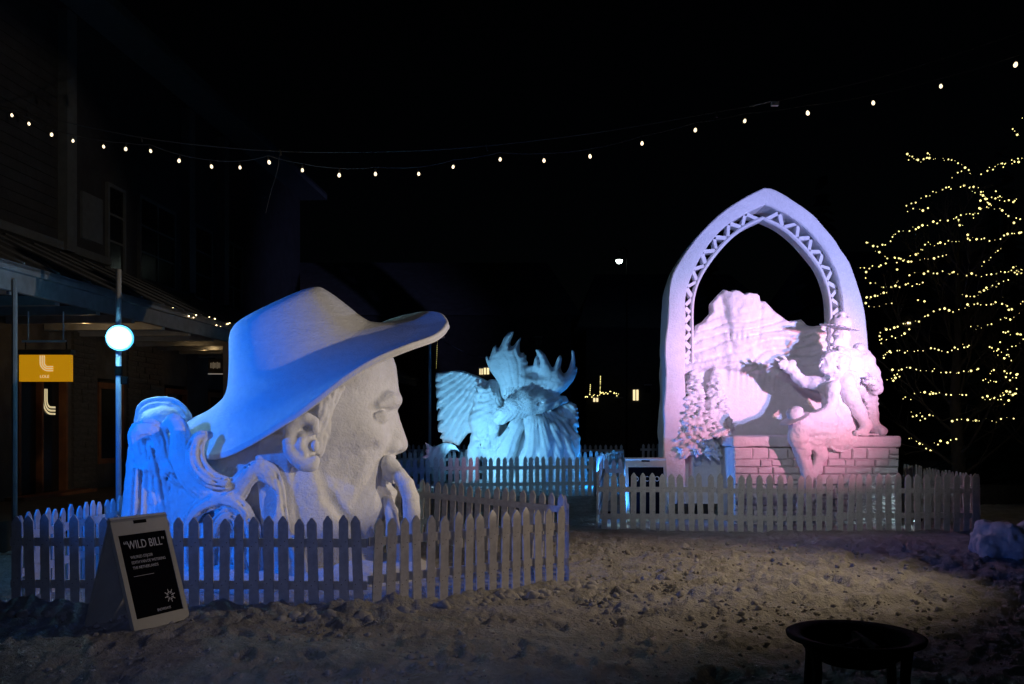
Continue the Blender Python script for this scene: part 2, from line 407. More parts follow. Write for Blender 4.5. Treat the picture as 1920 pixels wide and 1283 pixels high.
def clods():
    base = bmesh.new(); bmesh.ops.create_icosphere(base, subdivisions=2, radius=1); bv = np.array([v.co[:] for v in base.verts]); bf = np.array([[v.index for v in f.verts] for f in base.faces]); base.free()
    Vs = []; Fs = []; n = 0
    def put(x, y, s):
        nonlocal n
        q = bv*(1+.33*fbm(bv[:, 0]*1.6+x*9, bv[:, 1]*1.6+y*7, bv[:, 2]*1.6, 3)[:, None]+.16*rng.standard_normal((len(bv),3)))*s*np.array([1, .9, .62+.3*random.random()])
        a = random.random()*6.28; c, sn = math.cos(a), math.sin(a); q = np.stack([q[:, 0]*c-q[:, 1]*sn, q[:, 0]*sn+q[:, 1]*c, q[:, 2]], 1)
        Vs.append(q+np.array([x, y, float(gz(x, y))+s*.18])); Fs.append(bf+n); n += len(bv)
    for (xa, ya, xb, yb, m) in ((-5.1, 8.38, -1.35, 8.28, 620), (-1.35, 8.28, .85, 9.75, 480)):
        for i in range(m):
            t = random.random(); put(xa+(xb-xa)*t+random.gauss(0, .05), ya+(yb-ya)*t+random.gauss(-.03, .10), abs(random.gauss(.012, .026))+.010)
    for i in range(550):
        y = random.uniform(8.0, 12.6); x = .7+abs(random.gauss(0, 2.2)); put(x, y, abs(random.gauss(.012, .011))+.005)
    for i in range(1500):
        y = random.uniform(4.8, 9); x = random.uniform(-3.6, 4.6); put(x, y, abs(random.gauss(.008, .008))+.004)
    obj('snow_clods', np.concatenate(Vs), np.concatenate(Fs), M['clod'], None, False, kind='stuff', label='small broken clods of dirty snow scattered along the fence and path', cat='snow')
clods()

# ================================================================== GIANT HEAD SCULPTURE
HD = 10.8
def H(px, py, o=0): return W(px, py, HD-o)          # o = metres towards the viewer from the head's middle plane
def catmull(P, n, closed=False):
    P = np.asarray(P, float); m = len(P); out = []
    segs = m if closed else m-1
    for i in range(segs):
        if closed: p0, p1, p2, p3 = P[(i-1) % m], P[i], P[(i+1) % m], P[(i+2) % m]
        else: p0, p1, p2, p3 = P[max(i-1, 0)], P[i], P[i+1], P[min(i+2, m-1)]
        for k in range(n):
            t = k/n; out.append(.5*((2*p1)+(-p0+p2)*t+(2*p0-5*p1+4*p2-p3)*t*t+(-p0+3*p1-3*p2+p3)*t**3))
    if not closed: out.append(P[-1])
    return np.array(out)
head = empty('giant_head_snow_sculpture', (W(590, 795, HD)[0], HD, 0), 'huge carved snow head with moustache and wide brimmed hat inside the nearest picket fence', 'snow sculpture')

def hat():
    edge = [(838, 600, 0), (836, 607, .16), (826, 619, .38), (806, 630, .60), (760, 646, .84), (716, 664, .98), (678, 684, 1.06), (640, 709, 1.12), (602, 738, 1.16), (563, 766, 1.16),
            (525, 789, 1.10), (487, 811, 1.0), (449, 831, .86), (414, 845, .66), (384, 845, .45), (364, 826, .25), (352, 797, .0),
            (357, 786, -.35), (385, 772, -.75), (450, 742, -1.05), (560, 690, -1.2), (650, 640, -1.2), (716, 605, -1.05), (766, 589, -.8), (800, 583, -.52), (826, 587, -.22)]
    E = np.array([H(*e) for e in edge]); n = len(E)
    ang = []
    c0 = np.array(H(585, 690, 0))
    for i in range(n):        # angular station of each edge point, measured in the plan of the brim
        v = E[i]-c0; ang.append(math.atan2(-v[1]/1.15, (v[0]-.0)/1.5))
    def ell(fpx, bpx, side, drop, far_up=.0, sq=1.0):
        f = H(*fpx); b = H(*bpx); c = (f+b)/2; Fv = (f-b)/2; out = []
        for a in ang:
            ca, sa = math.cos(a), math.sin(a); ca = math.copysign(abs(ca)**sq, ca); sa = math.copysign(abs(sa)**sq, sa)
            out.append(c+Fv*ca+np.array([0, -side*sa, -drop*sa if sa > 0 else far_up*(-sa)]))
        return np.array(out)
    base = ell((700, 606, 0), (424, 738, 0), .80, .33, .22)
    low = ell((682, 599, 0), (431, 715, 0), .68, .26, .20)
    mid = ell((655, 578, 0), (433, 672, 0), .55, .16, .14, .95)
    upp = ell((630, 557, 0), (433, 632, 0), .44, .08, .08, .92)
    rim = ell((611, 543, 0), (440, 614, 0), .36, .03, .03, .9)
    top = ell((596, 538, 0), (455, 602, 0), .24, .0, .0, .9)
    cen = ell((560, 549, 0), (500, 576, 0), .06, 0, 0)
    loops = [cen, top, rim, upp, mid, low, base]
    for t in (.3, .62, .9):
        L = base*(1-t)+E*t; L[:, 2] -= .05*math.sin(math.pi*t); loops.append(L)
    loops.append(E)
    dn = E.copy(); dn[:, 2] -= .035; cc = E.mean(0); dn += (E-cc)*np.array([.014, .014, .0]); loops.append(dn)
    dn2 = E.copy(); dn2[:, 2] -= .085; loops.append(dn2)
    for t in (.3, .7):
        L = E*(1-t)+low*t; L[:, 2] -= .12+.05*t; loops.append(L)
    L = np.array(low); L[:, 2] -= .3; loops.append(L)
    per = np.array([catmull(L, 8, True) for L in loops])              # loops x stations
    G = np.array([catmull(per[:, j], 7) for j in range(per.shape[1])])  # stations x rows
    ns, nr = G.shape[:2]; V = G.reshape(-1, 3)
    V = V + (fbm(V[:, 0]*1.7, V[:, 1]*1.7, V[:, 2]*1.7, 3)*.012)[:, None]*np.array([.3, 1, 1])
    ids = np.arange(ns*nr).reshape(ns, nr); n2 = np.roll(ids, -1, 0)
    F = np.stack([ids[:, :-1].ravel(), n2[:, :-1].ravel(), n2[:, 1:].ravel(), ids[:, 1:].ravel()], 1)
    obj('hat', V, F[:, ::-1], M['snow2'], head, True)
hat()

def face():
    lo = H(395, 1135, .4); v = Vol((W(400, 0, HD)[0], 9.62, -.15), (W(800, 0, HD)[0], 12.0, 3.05), .0185)
    P2 = lambda pts: [tuple(H(a, b)[[0, 2]]) for a, b in pts]
    X = lambda px, py, o: H(px, py, o)
    # skull and jaw masses
    v.ell(X(600, 770, 0), (.82, .72, .80), .1)
    v.ell(X(640, 850, 0), (.54, .66, .80), .22)
    v.ell(X(655, 800, 0), (.52, .60, .55), .2)
    v.cap(X(560, 905, .42), X(690, 945, .16), .26, .20, .2)
    v.cap(X(560, 905, -.42), X(690, 945, -.16), .26, .20, .2)
    v.cap(X(575, 880, 0), X(585, 1150, 0), .68, .80, .25)
    v.cap(X(620, 960, 0), X(650, 1130, 0), .50, .55, .2)
    # middle slab gives the profile
    prof = [(600, 640), (725, 640), (731, 664), (738, 685), (742.5, 706), (745, 725), (748.5, 744), (747, 755), (740, 761), (735, 766), (738.5, 781), (744, 794), (750, 806), (756, 819), (761.5, 832), (761, 840),
            (753, 845), (741, 848), (731, 852), (733, 862), (736, 875), (739, 888), (737, 900), (731, 908), (736, 920), (734, 930), (727, 936), (722, 944), (718, 953), (706, 968), (690, 985), (640, 1000), (600, 900)]
    v.slab(P2(prof), HD, .13, .10, .09)
    # forehead width, nose body, brow
    v.ell(X(668, 712, 0), (.42, .52, .46), .16)
    v.cap(X(733, 772, 0), X(738, 828, 0), .06, .15, .07)
    v.ell(X(733, 838, .17), (.11, .08, .075), .06); v.ell(X(733, 838, -.17), (.11, .08, .075), .06)
    v.ell(X(747, 848, .08), (.05, .035, .03), .02, 's')
    v.ell(X(750, 835, 0), (.07, .09, .065), .05)
    for s in (1, -1):
        v.chain([X(741, 751, .08*s), X(731, 751, .26*s), X(712, 760, .42*s)], [.07, .07, .04], .09)
        v.ell(X(721, 782, .42*s), (.13, .12, .07), .08, 's')
        v.ell(X(714, 781, .36*s), (.09, .09, .07), .02)
        v.chain([X(730, 776, .33*s), X(718, 772, .42*s), X(704, 778, .46*s)], .018, .015)
        v.chain([X(729, 785, .33*s), X(719, 789, .42*s), X(706, 786, .46*s)], .014, .015)
        v.chain([X(715, 806, .40*s), X(700, 804, .5*s), X(684, 796, .53*s)], .012, .03, 's')
        v.ell(X(676, 815, .42*s), (.24, .15, .13), .16)
        v.chain([X(700, 842, .50*s), X(676, 868, .60*s), X(660, 905, .60*s)], [.03, .04, .03], .09, 's')
        v.chain([X(731, 852, .22*s), X(712, 868, .38*s), X(700, 892, .44*s), (X(697, 912, .42*s))], .018, .05, 's')
        v.ell(X(655, 892, .68*s), (.20, .10, .22), .2, 's')
        v.chain([X(600, 862, .74*s), X(604, 890, .72*s), X(618, 935, .66*s), X(648, 975, .5*s)], .03, .10, 's')
    # chin and lower lip
    v.ell(X(715, 940, 0), (.16, .26, .16), .09)
    v.ell(X(733, 924, 0), (.07, .17, .05), .04)
    # neck tendons, collar hair behind the ear
    for i in range(9):
        a = 487+i*6.5
        v.chain([X(a+8, 820, .72), X(a+random.uniform(-2, 3), 860, .76), X(a+4, 900, .72), X(a+random.uniform(4, 12), 960, .70), X(a+12, 1060, .75)], [.03, .045, .05, .05, .05], .02)
    v.rough(.006, .25, 3); v.rough(.003, .05, 2, 5)
    v.build('face', M['snow'], head)
    # ear
    e = Vol(H(522, 888, 1.2)-.05, H(605, 772, .5)+.05, .0125)
    e.ell(X(568, 828, .79), (.165, .12, .25), .03)
    helix = [(592, 808), (588, 792), (574, 785), (556, 790), (545, 805), (541, 825), (544, 845), (555, 860), (570, 869), (584, 871), (591, 862)]
    e.chain([X(a, b, .89+.04*math.sin(i*.5)) for i, (a, b) in enumerate(helix)], [.04, .05, .055, .058, .058, .058, .06, .066, .072, .066, .05], .06)
    e.ell(X(577, 832, 1.005), (.078, .085, .11), .05, 's'); e.ell(X(574, 804, .99), (.045, .06, .04), .04, 's')
    e.chain([X(583, 812, .90), X(566, 817, .92), X(563, 836, .92), X(572, 850, .91)], [.02, .028, .028, .02], .05)
    e.ell(X(591, 836, .87), (.045, .06, .07), .04)
    e.rough(.005, .12, 3)
    e.build('ear', M['snow2'], head)
    # sideburn: wavy locks between hat, ear and temple
    s = Vol(H(575, 880, 1.05)-.05, H(645, 715, .5)+.05, .0125)
    for i in range(17):
        t = i/16; pts = []
        for k in range(11):
            q = k/10; x = (598-8*q*q+t*(42-26*q)) + 2.6*math.sin(q*7+t*1.6)+1.2*math.sin(q*16+i*.9); y = 742-16*t+q*(118+14*t-10*abs(t-.5)*2)
            o = .755+.05*math.sin(math.pi*q)-.17*t*t-.028*(i % 2)+.02*math.sin(q*9+i*1.3)
            pts.append(X(x, y, o))
        s.chain(pts, [.024]*10+[.012], .006)
    s.ell(X(612, 800, .62), (.13, .10, .34), .02)
    s.blur(); s.rough(.004, .05, 2)
    s.build('sideburn', M['snow2'], head)
    # moustache, both ends hanging forward of the chin
    m = Vol((W(690, 0, HD)[0], 10.0, -.1), (W(800, 0, HD)[0], 11.6, 1.75), .0155)
    for sd in (1, -1):
        for i in range(7):
            t = (i-3)/3; off = t*8; ob = .03*(1-t*t)
            P = [(724+off*.2, 862+abs(off)*.3, .16), (737+off*.2, 880+off*.6, .27), (750-off*.05, 894+off*.8, .36+ob), (762-off*.55, 910+off*.4, .40+ob), (770-off*.8, 932, .40+ob), (772-off*.9, 960, .36+ob), (772-off*.9, 1000, .32+ob), (770-off, 1080, .28)]
            if i == 3 or True: m.chain([X(a, b, o*sd) for a, b, o in P], [.045, .055, .06, .06, .058, .055, .055, .06], .016)
    for i in range(7):   # strands on the upper lip
        a = 721+i*2.8; m.chain([X(a+1, 853+i*.5, .20-i*.02), X(a-1, 875, .25-i*.02), X(a, 896+i*1.5, .26-i*.015)], [.02, .032, .02], .012)
    for sd in (1, -1): m.ell(X(736, 880, .26*sd), (.10, .12, .12), .05); m.ell(X(728, 868, .26*sd), (.08, .09, .09), .04)
    # goatee
    for i in range(7):
        o = -.24+i*.08; m.chain([X(727, 938, o), X(735-abs(o)*10, 960, o*1.1), X(740-abs(o)*14, 1000, o*1.1), X(742-abs(o)*20, 1090, o)], [.06, .07, .08, .07], .02)
    m.rough(.005, .08, 2)
    m.build('moustache', M['snow2'], head)
face()

def hair():
    v = Vol((-4.75, 9.45, -.12), (W(560, 0, 9.7)[0]+.15, 11.7, 2.25), .0148)
    def lock(P, width, n=5, r=.05, bulge=.07, k=.014):
        """bundle of grooved strands following P = (px, py, o)"""
        C = catmull(np.array([H(*p) for p in P]), 5); m = len(C)
        wd = np.interp(np.linspace(0, 1, m), np.linspace(0, 1, len(width)), width)*.0060
        T = np.gradient(C, axis=0); T /= np.linalg.norm(T, axis=1)[:, None]+1e-9
        N = np.cross(T, np.array([0, 1, 0])); N /= np.linalg.norm(N, axis=1)[:, None]+1e-9
        n = max(2, int(round(n*.7)))
        for i in range(n):
            t = (i-(n-1)/2)/((n-1)/2) if n > 1 else 0
            Q = C+N*(t*.5*wd)[:, None]; Q[:, 1] -= bulge*math.sqrt(max(0, 1-t*t*.85))
            v.chain(Q, np.maximum(.016, wd/n*.56), .010)
        v.chain(C+np.array([0, .045, 0]), np.maximum(.02, wd*.43), .03)
    # core mass that carries the locks
    v.cap(H(280, 850, .08), H(266, 1135, .05), .24, .32, .1); v.cap(H(330, 840, .12), H(345, 1130, .02), .22, .4, .1)
    v.ell(H(420, 930, -.15), (1.0, .52, .62), .1); v.ell(H(500, 900, -.1), (.7, .70, .8), .1)
    v.cap(H(330, 1000, 0), H(330, 1130, 0), .42, .5, .15); v.cap(H(470, 1000, 0), H(480, 1130, 0), .55, .6, .15)
    v.cap(H(310, 850, -.35), H(300, 1120, -.3), .22, .36, .1)
    # ball of hair behind
    lock([(268, 800, -.25), (276, 772, -.3), (300, 764, -.35), (330, 766, -.35), (352, 785, -.3)], [26, 34, 36, 30, 16], 5)
    v.ell(H(308, 790, -.3), (.26, .3, .18), .05)
    # left loop A
    lock([(272, 1135, .45), (268, 1030, .45), (276, 950, .42), (275, 880, .42), (262, 830, .45), (262, 808, .5), (285, 804, .5), (300, 822, .46), (306, 856, .45), (322, 882, .5), (350, 905, .5)], [58, 48, 42, 40, 34, 30, 32, 30, 30, 26, 22], 7)
    lock([(262, 880, .5), (256, 1000, .5), (254, 1130, .5)], [22, 26, 36], 4)
    lock([(282, 836, .5), (292, 890, .48), (300, 940, .46), (318, 1000, .48), (326, 1060, .5), (322, 1130, .5)], [18, 30, 36, 34, 30, 34], 5)
    # B: from the peak down to the right, rising again into the arch by the neck
    lock([(306, 806, .42), (327, 790, .5), (338, 812, .56), (342, 850, .60), (355, 888, .64), (378, 912, .68), (410, 930, .72), (440, 926, .74), (458, 902, .78), (474, 884, .80), (490, 880, .80), (505, 892, .78), (514, 925, .76), (519, 965, .76), (524, 1010, .78), (526, 1130, .8)],
         [16, 26, 34, 38, 40, 42, 42, 38, 34, 32, 32, 36, 38, 38, 40, 44], 8)
    # C: curl under the brim
    lock([(392, 816, .72), (376, 820, .75), (368, 834, .78), (366, 856, .78), (374, 878, .80), (392, 896, .82), (412, 904, .82), (430, 906, .82)], [14, 20, 24, 28, 30, 28, 24, 18], 6)
    # D: crossing ropes below
    lock([(354, 1010, .62), (358, 975, .66), (372, 956, .7), (392, 944, .74), (414, 938, .76), (436, 928, .78)], [26, 24, 24, 24, 26, 26], 5)
    lock([(398, 932, .74), (424, 938, .78), (444, 946, .8), (460, 962, .8), (470, 980, .8), (476, 1010, .8), (478, 1120, .8)], [22, 24, 24, 24, 24, 26, 30], 5)
    lock([(400, 1060, .78), (404, 1000, .78), (416, 974, .8), (432, 966, .8), (446, 978, .8), (452, 1010, .8), (452, 1090, .8)], [20, 22, 24, 24, 22, 22, 22], 5)
    # E: curtain of fine strands
    for i in range(7):
        a = 322+i*8.5
        lock([(a+4, 886+i*3, .46), (a-2, 930, .5), (a+3, 980, .52), (a, 1040, .54), (a+2, 1125, .54)], [9, 11, 11, 11, 12], 2, bulge=.03)
    for i in range(8):
        a = 470-i*16
        lock([(a+6, 985, .72), (a, 1030, .78), (a+3, 1085, .76), (a, 1135, .76)], [12, 15, 15, 18], 3, bulge=.04)
    lock([(540, 1010, .82), (552, 1060, .86), (548, 1135, .9)], [30, 40, 50], 5)
    v.ell(H(492, 945, .80), (.16, .14, .24), .02, 's')
    v.blur(); v.rough(.006, .09, 3)
    v.build('wavy_hair', M['snow2'], head)
    b = Vol((W(250, 0, HD)[0]-.2, 9.2, -.15), (W(800, 0, HD)[0]+.2, 12.2, .55), .035)
    b.ell((W(500, 0, HD)[0], 10.75, .0), (2.0, 1.3, .22), .1); b.ell((W(690, 0, HD)[0], 10.6, .0), (.8, .9, .2), .1); b.rough(.05, .35, 4)
    b.build('snow_base', M['snow'], head)
hair()

# ================================================================== POINTED ARCH SCULPTURE
AD = 15.5
arch = empty('arch_snow_sculpture', (W(1450, 0, AD)[0], 15.6, .1), 'tall pointed snow arch framing a carved mountain scene with two figures on a wall', 'snow sculpture')
def pxcurve(pts, n): return catmull(np.array(pts, float), n)
def resample(P, n):
    P = np.array(P, float); s = np.r_[0, np.cumsum(np.linalg.norm(np.diff(P, axis=0), axis=1))]; t = np.linspace(0, s[-1], n)
    return np.stack([np.interp(t, s, P[:, 0]), np.interp(t, s, P[:, 1])], 1)
OUT_L = [(1243, 945), (1243.5, 890), (1245, 800), (1247.6, 721), (1248.5, 650), (1251, 588), (1259, 523), (1280, 481), (1312, 439), (1353, 399), (1395, 371), (1433, 352.5)]
OUT_R = [(1433, 352.5), (1450, 356), (1496, 381), (1542, 422), (1579, 468), (1602, 514), (1616, 560), (1625, 615), (1631, 680), (1638, 760), (1650, 860), (1656, 945)]
TRA_L = [(1285, 945), (1285, 800), (1286, 640), (1286, 592), (1287, 552), (1296, 521), (1315, 480), (1339, 446), (1366, 420), (1400, 400), (1433, 386)]
TRA_R = [(1433, 386), (1456, 393), (1490, 411), (1522, 441), (1552, 478), (1570, 518), (1579, 555), (1582, 590), (1583, 640), (1583, 945)]
INN_L = [(1303.5, 945), (1303.5, 640), (1303.6, 577), (1310, 539.5), (1322, 512), (1342, 482), (1370, 450), (1400, 426), (1433, 410)]
INN_R = [(1433, 410), (1462, 423.5), (1487, 442), (1514, 470), (1537, 499.6), (1550.5, 529.5), (1558, 562), (1559.5, 600), (1560, 640), (1560, 945)]
def ring(name, A, B, d, yf, yb, parent, matl, n=90, jit=.006):
    A = resample(A, n); B = resample(B, n); k = 7; V = []; F = []
    sec = []
    for i in range(n):
        a = W(A[i][0], A[i][1], d); b = W(B[i][0], B[i][1], d); m = (a+b)/2; e = (b-a)
        r = .02/max(.03, np.linalg.norm(e))
        pts = []
        for (t, y) in ((0, yf+.02), (r, yf), (.33, yf-.006), (.66, yf-.006), (1-r, yf), (1, yf+.02), (1, (yf+yb)/2), (1, yb-.02), (1-r, yb), (r, yb), (0, yb-.02), (0, (yf+yb)/2)):
            p = a+e*t; pts.append((p[0], y, p[2]))
        sec.append(pts)
    S = np.array(sec); S += (fbm(S[..., 0]*2.3, S[..., 1]*2.3, S[..., 2]*2.3, 3)*jit*2)[..., None]
    m = S.shape[1]; V = S.reshape(-1, 3); ids = np.arange(n*m).reshape(n, m); n2 = np.roll(ids, -1, 1)
    Fq = np.stack([ids[:-1].ravel(), n2[:-1].ravel(), n2[1:].ravel(), ids[1:].ravel()], 1)
    F = [tuple(f) for f in Fq]+[tuple(ids[0][::-1]), tuple(ids[-1])]
    return obj(name, V, F, matl, parent, False)
def smoothauto(o):
    o.data.polygons.foreach_set('use_smooth', np.ones(len(o.data.polygons), bool)); 
    try: o.data.set_sharp_from_angle(angle=R(35))
    except Exception: pass
cL = catmull(np.array(OUT_L), 6); cR = catmull(np.array(OUT_R), 6)
outl = np.concatenate([cL, cR[1:]]); tral = np.concatenate([catmull(np.array(TRA_L), 6), catmull(np.array(TRA_R), 6)[1:]]); innl = np.concatenate([catmull(np.array(INN_L), 6), catmull(np.array(INN_R), 6)[1:]])
def pair(a, b, n=120):   # match left and right halves at the apex
    def halves(p):
        k = int(np.argmin(p[:, 1])); return resample(p[:k+1], n//2), resample(p[k:], n//2)
    (a1, a2), (b1, b2) = halves(a), halves(b); return np.concatenate([a1, a2[1:]]), np.concatenate([b1, b2[1:]])
def ring2(name, A, B, *r, **k):
    a, b = pair(A, B); A2 = a; B2 = b
    global resample
    keep = resample; resample_id = lambda P, n: np.array(P)
    globals()['resample'] = resample_id
    o = ring(name, A2, B2, *r, n=len(a), **k); globals()['resample'] = keep; smoothauto(o); return o
ring2('arch_frame', outl, tral, AD, AD, AD+.62, arch, M['snow'], jit=.011)
# inner rim of the tracery: offset the opening outwards by about 7 px
ni, nt_ = pair(innl, tral)
rimo = ni+(nt_-ni)*.30
ring2('inner_rim', rimo, innl, AD, AD+.10, AD+.40, arch, M['snow2'], jit=.002)
# zigzag tracery bars, one piece each
def tracery():
    a = ni+(nt_-ni)*.22; b = ni+(nt_-ni)*1.06
    k = int(np.argmin(a[:, 1]))
    for side, (A, B) in enumerate(((a[:k+1], b[:k+1]), (a[k:], b[k:]))):
        A = resample(A, 400); B = resample(B, 400)
        L = np.r_[0, np.cumsum(np.linalg.norm(np.diff(A, axis=0), axis=1))]
        step = 33.0
        # start from the apex and go down to where the wall begins
        if side == 0: A = A[::-1]; B = B[::-1]; L = np.r_[0, np.cumsum(np.linalg.norm(np.diff(A, axis=0), axis=1))]
        s = 8; up = True
        while True:
            s2 = s+step*.5
            if s2 > L[-1]: break
            ia = np.searchsorted(L, s); ib = min(np.searchsorted(L, s2), 399); nb = lambda k_: B[int(np.argmin(np.linalg.norm(B-A[k_], axis=1)))]
            p, q = (A[ia], nb(ib)) if up else (nb(ia), A[ib])
            if max(p[1], q[1]) > (700 if side == 0 else 640): break
            P = W(p[0], p[1], AD); Q = W(q[0], q[1], AD); e = Q-P; ln = np.linalg.norm(e); e /= ln; nn = np.array([-e[2], 0, e[0]])*random.uniform(.024, .036)
            y0, y1 = AD+.12, AD+.36; V = []
            for y in (y0, y1):
                for (c, sg) in ((P-e*.02, -1), (P-e*.02, 1), (Q+e*.02, 1), (Q+e*.02, -1)): v = c+nn*sg; V.append((v[0], y, v[2]))
            obj('tracery_bar', V, [(0, 1, 2, 3), (7, 6, 5, 4), (0, 4, 5, 1), (1, 5, 6, 2), (2, 6, 7, 3), (3, 7, 4, 0)], M['snow2'], arch)
            s = s2+random.uniform(-1.2, 1.2); up = not up
tracery()

# carved landscape panel
def ridge(x, y, s, o=4, seed=0):
    r = 0; a = 1; f = 1
    for i in range(o): r = r+a*(1-np.abs(vn(x/s*f+seed+i*7, y/s*f-i*3, 0*x+i)))**2; a *= .5; f *= 2.1
    return r
LEDGE = np.array([(1240, 716), (1300, 700), (1355, 690), (1385, 697), (1410, 700), (1440, 703), (1470, 716), (1500, 728), (1525, 742), (1600, 770), (1700, 800)], float)
def panel_feat(px, py):
    ly = np.interp(px, LEDGE[:, 0], LEDGE[:, 1])+2.0*vn(px/7, py*0, py*0)
    mt = 1-smooth01((py-(ly-3))/4.0)                         # 1 on the mountain side
    band = np.exp(-((py-(ly-14))/9)**2)                       # wooded shelf
    # stratified cliffs: slanting layers plus gullies
    u = py+.28*(px-1400)+10*vn(px/40, py/40, px*0); lay = np.abs(((u/19) % 1)-.5)*2
    f = mt*(.055*ridge(px, py*1.3, 60, 4)-.05+.045*smooth01((lay-.15)*2)*smooth01((py-585)/30)+.012*fbm(px/9, py/9, px*0, 3))
    f = f+mt*.16*smooth01(1-np.abs(px-1395)/70)*smooth01((660-py)/60)   # summit block stands out
    # gullies below the summit
    f = f-mt*.05*np.exp(-((px-(1352+(py-560)*.18))/5)**2)*smooth01((py-548)/12)*(1-smooth01((py-650)/20))
    f = f-mt*.04*np.exp(-((px-(1425-(py-560)*.1))/4)**2)*(1-smooth01((py-640)/20))
    f = f-mt*.03*np.exp(-((py-(624+.10*(px-1370)))/2.5)**2)*smooth01((px-1350)/10)*(1-smooth01((px-1475)/10))
    tre = np.maximum(0, np.sin(px/1.9+3*vn(px/11, px*0, px*0)))*np.exp(-((py-633)/7)**2)*smooth01((px-1352)/6)*(1-smooth01((px-1402)/6))
    f = f+mt*(.05*tre)
    f = f+band*mt*(.05+.05*np.abs(vn(px/5, py/6, px*0)))
    hang = .09+.04*vn(px/18, px*0, px*0)
    f = f+mt*hang
    # hanging ice curtain below the shelf
    cur = np.exp(-np.maximum(0, py-ly)/16)*(1-mt)*smooth01((px-1360)/10)*(1-smooth01((px-1450)/15))
    f = f+cur*(.05+.04*np.maximum(0, np.sin(px/1.6+2*vn(px/9, px*0, px*0))))
    low = smooth01((py-(905-.42*(px-1240)*1.0))/6)*(1-smooth01((px-1385)/5))
    f = f+(1-mt)*(.012*fbm(px/40, py/40, px*0, 3)+.0)
    return f
PANEL = [(1262, 945), (1262, 716), (1275, 690), (1290, 640), (1303.6, 610.5), (1316, 604), (1332, 585.6), (1331, 569), (1344, 555), (1356, 543), (1367, 547), (1374.7, 544), (1384, 547), (1391, 553), (1400, 549), (1417, 551), (1423, 556), (1425, 564.5), (1434.5, 565.7),
         (1442, 573), (1450.7, 583), (1469.5, 597), (1478, 603), (1490, 601), (1502, 599), (1508, 605), (1514, 611), (1526, 612), (1537, 610.6), (1556, 607), (1572, 612), (1580, 640), (1585, 700), (1640, 945)]
relief('mountain_relief', PANEL, AD+.30, .0, .26, .0215, M['snow'], arch, edge=.05, feat=panel_feat)

def A(px, py, o=0): return W(px, py, 15.40-o)
def firs():
    v = Vol(A(1252, 900, 0)-np.array([0, .9, 0]), A(1392, 668, 0)+np.array([0, .75, 0]), .02)
    rr = random.Random(3)
    for (cx, top, bot, hw, o, n) in ((1303, 686, 846, 46, -.26, 380), (1342, 688, 815, 38, -.31, 260), (1275, 704, 820, 26, -.32, 140)):
        v.chain([A(cx, top, o-.12), A(cx+1, (top+bot)/2, o-.12), A(cx+2, bot+18, o-.1)], [.03, .08, .09], .04)
        for i in range(n):
            t = rr.random()**.75; y = top+(bot-top)*t; rad = (3+hw*(t**.75))*rr.uniform(.35, 1.08)
            th = rr.uniform(-1.5, 1.5); dx = math.sin(th)*rad; do = math.cos(th)*rad*.0062
            x1 = cx+dx; y1 = y+rad*.34+rr.uniform(-2, 3)
            r = .022+.020*t
            v.chain([A(cx+dx*.3, y-3, o+do*.3), A(cx+dx*.75, y+rad*.12, o+do*.8), A(x1, y1, o+do)], [r*1.1, r*1.15, r*.55], .012)
        for i in range(int(n*.5)):     # lumps of snow held on the twigs
            t = rr.random()**.7; y = top+(bot-top)*t; rad = (2+hw*t**.75)*rr.uniform(.2, 1)
            th = rr.uniform(-1.3, 1.3); v.ell(A(cx+math.sin(th)*rad, y+rad*.2, o+math.cos(th)*rad*.008+.03), (.045, .05, .028), .02)
    v.rough(.006, .06, 2)
    v.build('snowy_fir_relief', M['snow'], arch)
firs()

